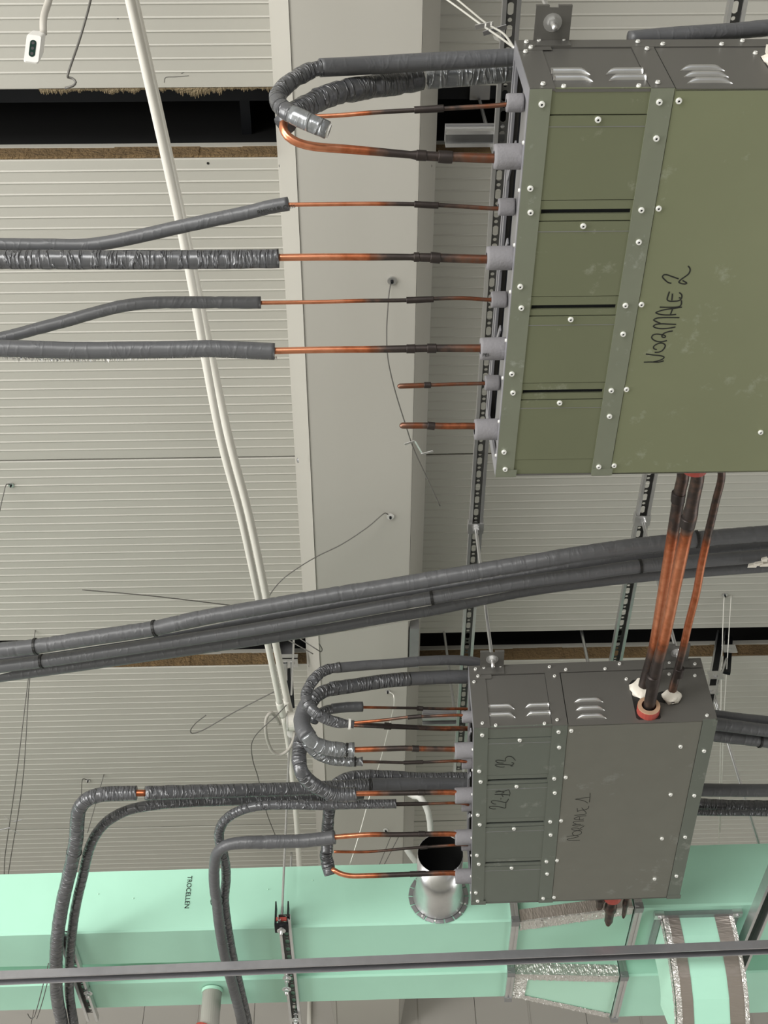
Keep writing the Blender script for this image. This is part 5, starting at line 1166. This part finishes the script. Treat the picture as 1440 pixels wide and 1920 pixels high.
wire('two thin wires under the beam above the spigot pipes', [[(733, 1568, 3.07), (722, 1595, 3.02), (711, 1622, 2.97)], [(748, 1568, 3.07), (734, 1595, 3.02), (720, 1622, 2.97)], [(723, 1556, ZBt), (733, 1568, 3.07), (748, 1568, 3.07)]], .0018, anchor=(723, 1556, ZBt, .011, 1))
wire('double wires from the anchor right of the copper links', [[(1358, 1118, ZCt), (1357, 1135, 3.37), (1353, 1250, 3.2), (1350, 1440, 2.95), (1346, 1590, 2.8), (1343, 1602, 2.79), (1346, 1606, 2.79), (1353, 1600, 2.79)], [(1371, 1116, ZCt), (1366, 1200, 3.25), (1358, 1330, 3.08), (1354, 1440, 2.95), (1350, 1560, 2.83)]], .0020, M_WIREPALE, anchor=(1359, 1115, ZCt, .010, 0))
wire('two thin hooked wires under the ducts at far left', [[(91, 1806, 2.129), (80, 1850, 2.09), (68, 1895, 2.06), (62, 1909, 2.05), (57, 1909, 2.05), (52, 1901, 2.05)], [(96, 1806, 2.129), (87, 1850, 2.09), (76, 1890, 2.06), (69, 1910, 2.05)]], .0016)
wire('limp dark wire tied below the round junction box', [[(537, 1322, 2.74), (520, 1340, 2.72), (500, 1358, 2.7), (480, 1378, 2.7), (472, 1394, 2.7), (474, 1425, 2.72), (483, 1455, 2.75), (501, 1527, 2.8), (516, 1566, 2.8)]], .0019)
wire('paired wires with a folded spring clip at the corner of NORMALE 2', [[(757, -60, 3.098), (825, -10, 2.75), (860, 15, 2.66), (905, 48, 2.52), (940, 72, 2.40), (964, 90, 2.30)], [(766, -64, 3.098), (848, -8, 2.75), (880, 18, 2.66), (912, 44, 2.54), (945, 64, 2.40), (964, 90, 2.30)]], .0022, M_WIREPALE,
     clip=[((891, 51, 2.50), (925, 44, 2.50), .012, M_ZINC), ((906, 63, 2.48), (950, 50, 2.48), .012, M_ZINCDARK), ((926, 70, 2.46), (935, 74, 2.45), .011, M_ZINC)])
# splayed struts and brace to the right of box 1
GH = 'hanger struts right of NORMALE 1'
hs = thing('hanger_strut', PZ(1360, 1195, 3.45), 'splayed pair of steel hanger struts right of NORMALE 1', 'metal strut', GH)
mb = MB()
a, b = PZ(1352, 1185, 3.48), PZ(1326, 1340, 2.75)
put('channel', MB().bar(a + Vector((-.014, 0, 0)), b + Vector((-.014, 0, 0)), .006, .02, (0, 1, 0)).bar(a + Vector((.016, 0, 0)), b + Vector((.016, 0, 0)), .004, .02, (0, 1, 0)), M_ZINC, hs)
put('channel_back', MB().bar(a + Vector((0, .012, 0)), b + Vector((0, .012, 0)), .030, .003, (0, 1, 0)), M_DARKSTEEL_SHADE, hs)
a2, b2 = PZ(1367, 1195, 3.47), PZ(1362, 1262, 3.15)
put('channel', MB().bar(a2, b2, .03, .012, (0, 1, 0)), M_DARKSTEEL_SHADE, hs)
for q in ((1366, 1222, 3.3), (1340, 1272, 3.06), (1330, 1300, 2.93)):
    p = PZ(*q); put('bracket', MB().box(p.x - .028, p.x + .028, p.y - .02, p.y - .016, p.z - .02, p.z + .02).cyl(p + Vector((0, -.026, 0)), p + Vector((0, -.015, 0)), .009, n=6), M_ZINC, hs)
put('brace', tube(path([(1362, 1235, 3.2), (1342, 1310, 2.95), (1352, 1340, 2.90)]), .005, 8, .03), M_ZINC, hs)
rod('pale slanting rod passing the sleeves right of NORMALE 1', PZ(1336, 1300, 3.0), PZ(1447, 1660, 2.45), 0.0062, group=GS)
# hanger assembly at the left end of the far slot
hb = thing('slot_hanger', PZ(540, 1210, 3.42), 'clear and zinc hanger bracket at the left end of the far slot', 'bracket')
p = PZ(537, 1215, 3.42); mb = MB().box(p.x - .035, p.x - .030, p.y - .02, p.y + .03, p.z - .06, p.z + .06).box(p.x + .025, p.x + .03, p.y - .02, p.y + .03, p.z - .06, p.z + .06).box(p.x - .035, p.x + .03, p.y + .025, p.y + .03, p.z - .06, p.z + .06)
put('bracket', mb, M_ZINCDARK, hb)
p = PZ(540, 1243, 3.30); put('clamp_plate', MB().box(p.x - .045, p.x + .04, p.y - .03, p.y + .02, p.z - .006, p.z).box(p.x - .045, p.x + .04, p.y - .03, p.y - .026, p.z - .02, p.z + .02).cyl((p.x - .02, p.y - .01, p.z - .02), (p.x - .02, p.y - .01, p.z + .02), .01, n=6).cyl((p.x + .02, p.y - .01, p.z - .02), (p.x + .02, p.y - .01, p.z + .02), .01, n=6), M_ZINC, hb)
put('rod', tube(path([(536, 1240, 3.30), (536, 1277, 3.16)]), .007, 10, .03), M_ZINC, hb)
put('rod', tube(path([(547, 1240, 3.30), (548, 1326, 2.99)]), .006, 10, .03), M_ZINC, hb)
put('channel', MB().bar(PZ(541, 1255, 3.25), PZ(545, 1326, 2.98), .03, .01, (0, 1, 0)), M_DARKSTEEL_SHADE, hb)
# conduits on the far wall and foam scraps at the right edge
o = thing('conduit', Vector((PY(580, 1900, YF).x, YF - .02, 3.5)), 'ivory conduit on the far wall below the ducts', 'conduit', 'ivory plastic conduits')
put('tube', tube([Vector((PY(580, 1900, YF).x, YF - .014, 2.5)), Vector((PY(580, 1900, YF).x, YF - .014, ZC))], .012, 12, .3), M_CONDUIT, o)
o = thing('column_casing', Vector((PY(752, 1900, YF).x, YF - .02, 3.5)), 'pale corner casing on the far wall beneath the beam', 'casing')
put('cover', MB().box(PY(752, 1900, YF).x - .012, PY(752, 1900, YF).x + .012, YF - .05, YF - .0005, 2.0, ZB), M_BEAM, o)
fs_ = thing('foam_scrap', PZ(1425, 1055, 2.35), 'crumpled white foam scrap at the end of the diagonal run', 'foam scrap')
for i, (x, y, w) in enumerate(((1410, 1060, .012), (1421, 1057, .011), (1434, 1058, .014), (1433, 1049, .009))):
    p = PZ(x, y, 2.37); mb = MB(); k = random.uniform(.8, 1.2)
    mb.hexa([(p.x - w, p.y - .004, p.z - .006), (p.x + w * k, p.y - .008, p.z - .004), (p.x + w, p.y + .006, p.z - .003), (p.x - w * k, p.y + .004, p.z - .005),
             (p.x - w * .7, p.y - .003, p.z + .004), (p.x + w * .8, p.y - .005, p.z + .006), (p.x + w * .6, p.y + .004, p.z + .005), (p.x - w * .8, p.y + .003, p.z + .003)])
    put('flake', mb, M_FOAM, fs_)
fs2 = thing('foam_scrap', PZ(1437, 105, 2.1), 'white foam lump on the side of NORMALE 2 at the right edge', 'foam scrap')
q = Bpt(2, 0.452, -0.012, 0.14); mb = MB()
mb.hexa([(q.x - .016, q.y - .006, q.z - .014), (q.x + .02, q.y - .008, q.z - .014), (q.x + .02, q.y + .010, q.z - .012), (q.x - .014, q.y + .010, q.z - .012),
         (q.x - .012, q.y - .004, q.z + .012), (q.x + .018, q.y - .005, q.z + .014), (q.x + .018, q.y + .009, q.z + .012), (q.x - .012, q.y + .009, q.z + .010)])
put('lump', mb, M_FOAM, fs2)

# small print on the third thick plug of NORMALE 2
v, w = PORT_T[2]
def B2L(P): return Vector(R2.T @ (np.array([P[0], P[1], P[2] - EYE]) - O2))
eye = B2L(Vector((0, 0, EYE))); c0 = Vector((-0.046, v, w)); tc = (eye - c0); tc.x = 0; tc.normalize()
tc = (tc + Vector((0, 0.55, 0))).normalized()
text_mesh('printed_text', 'PEI', 0.0105, M_INK, box_b, c0 + tc * 0.0236, (1, 0, 0), tc.cross(Vector((1, 0, 0))))
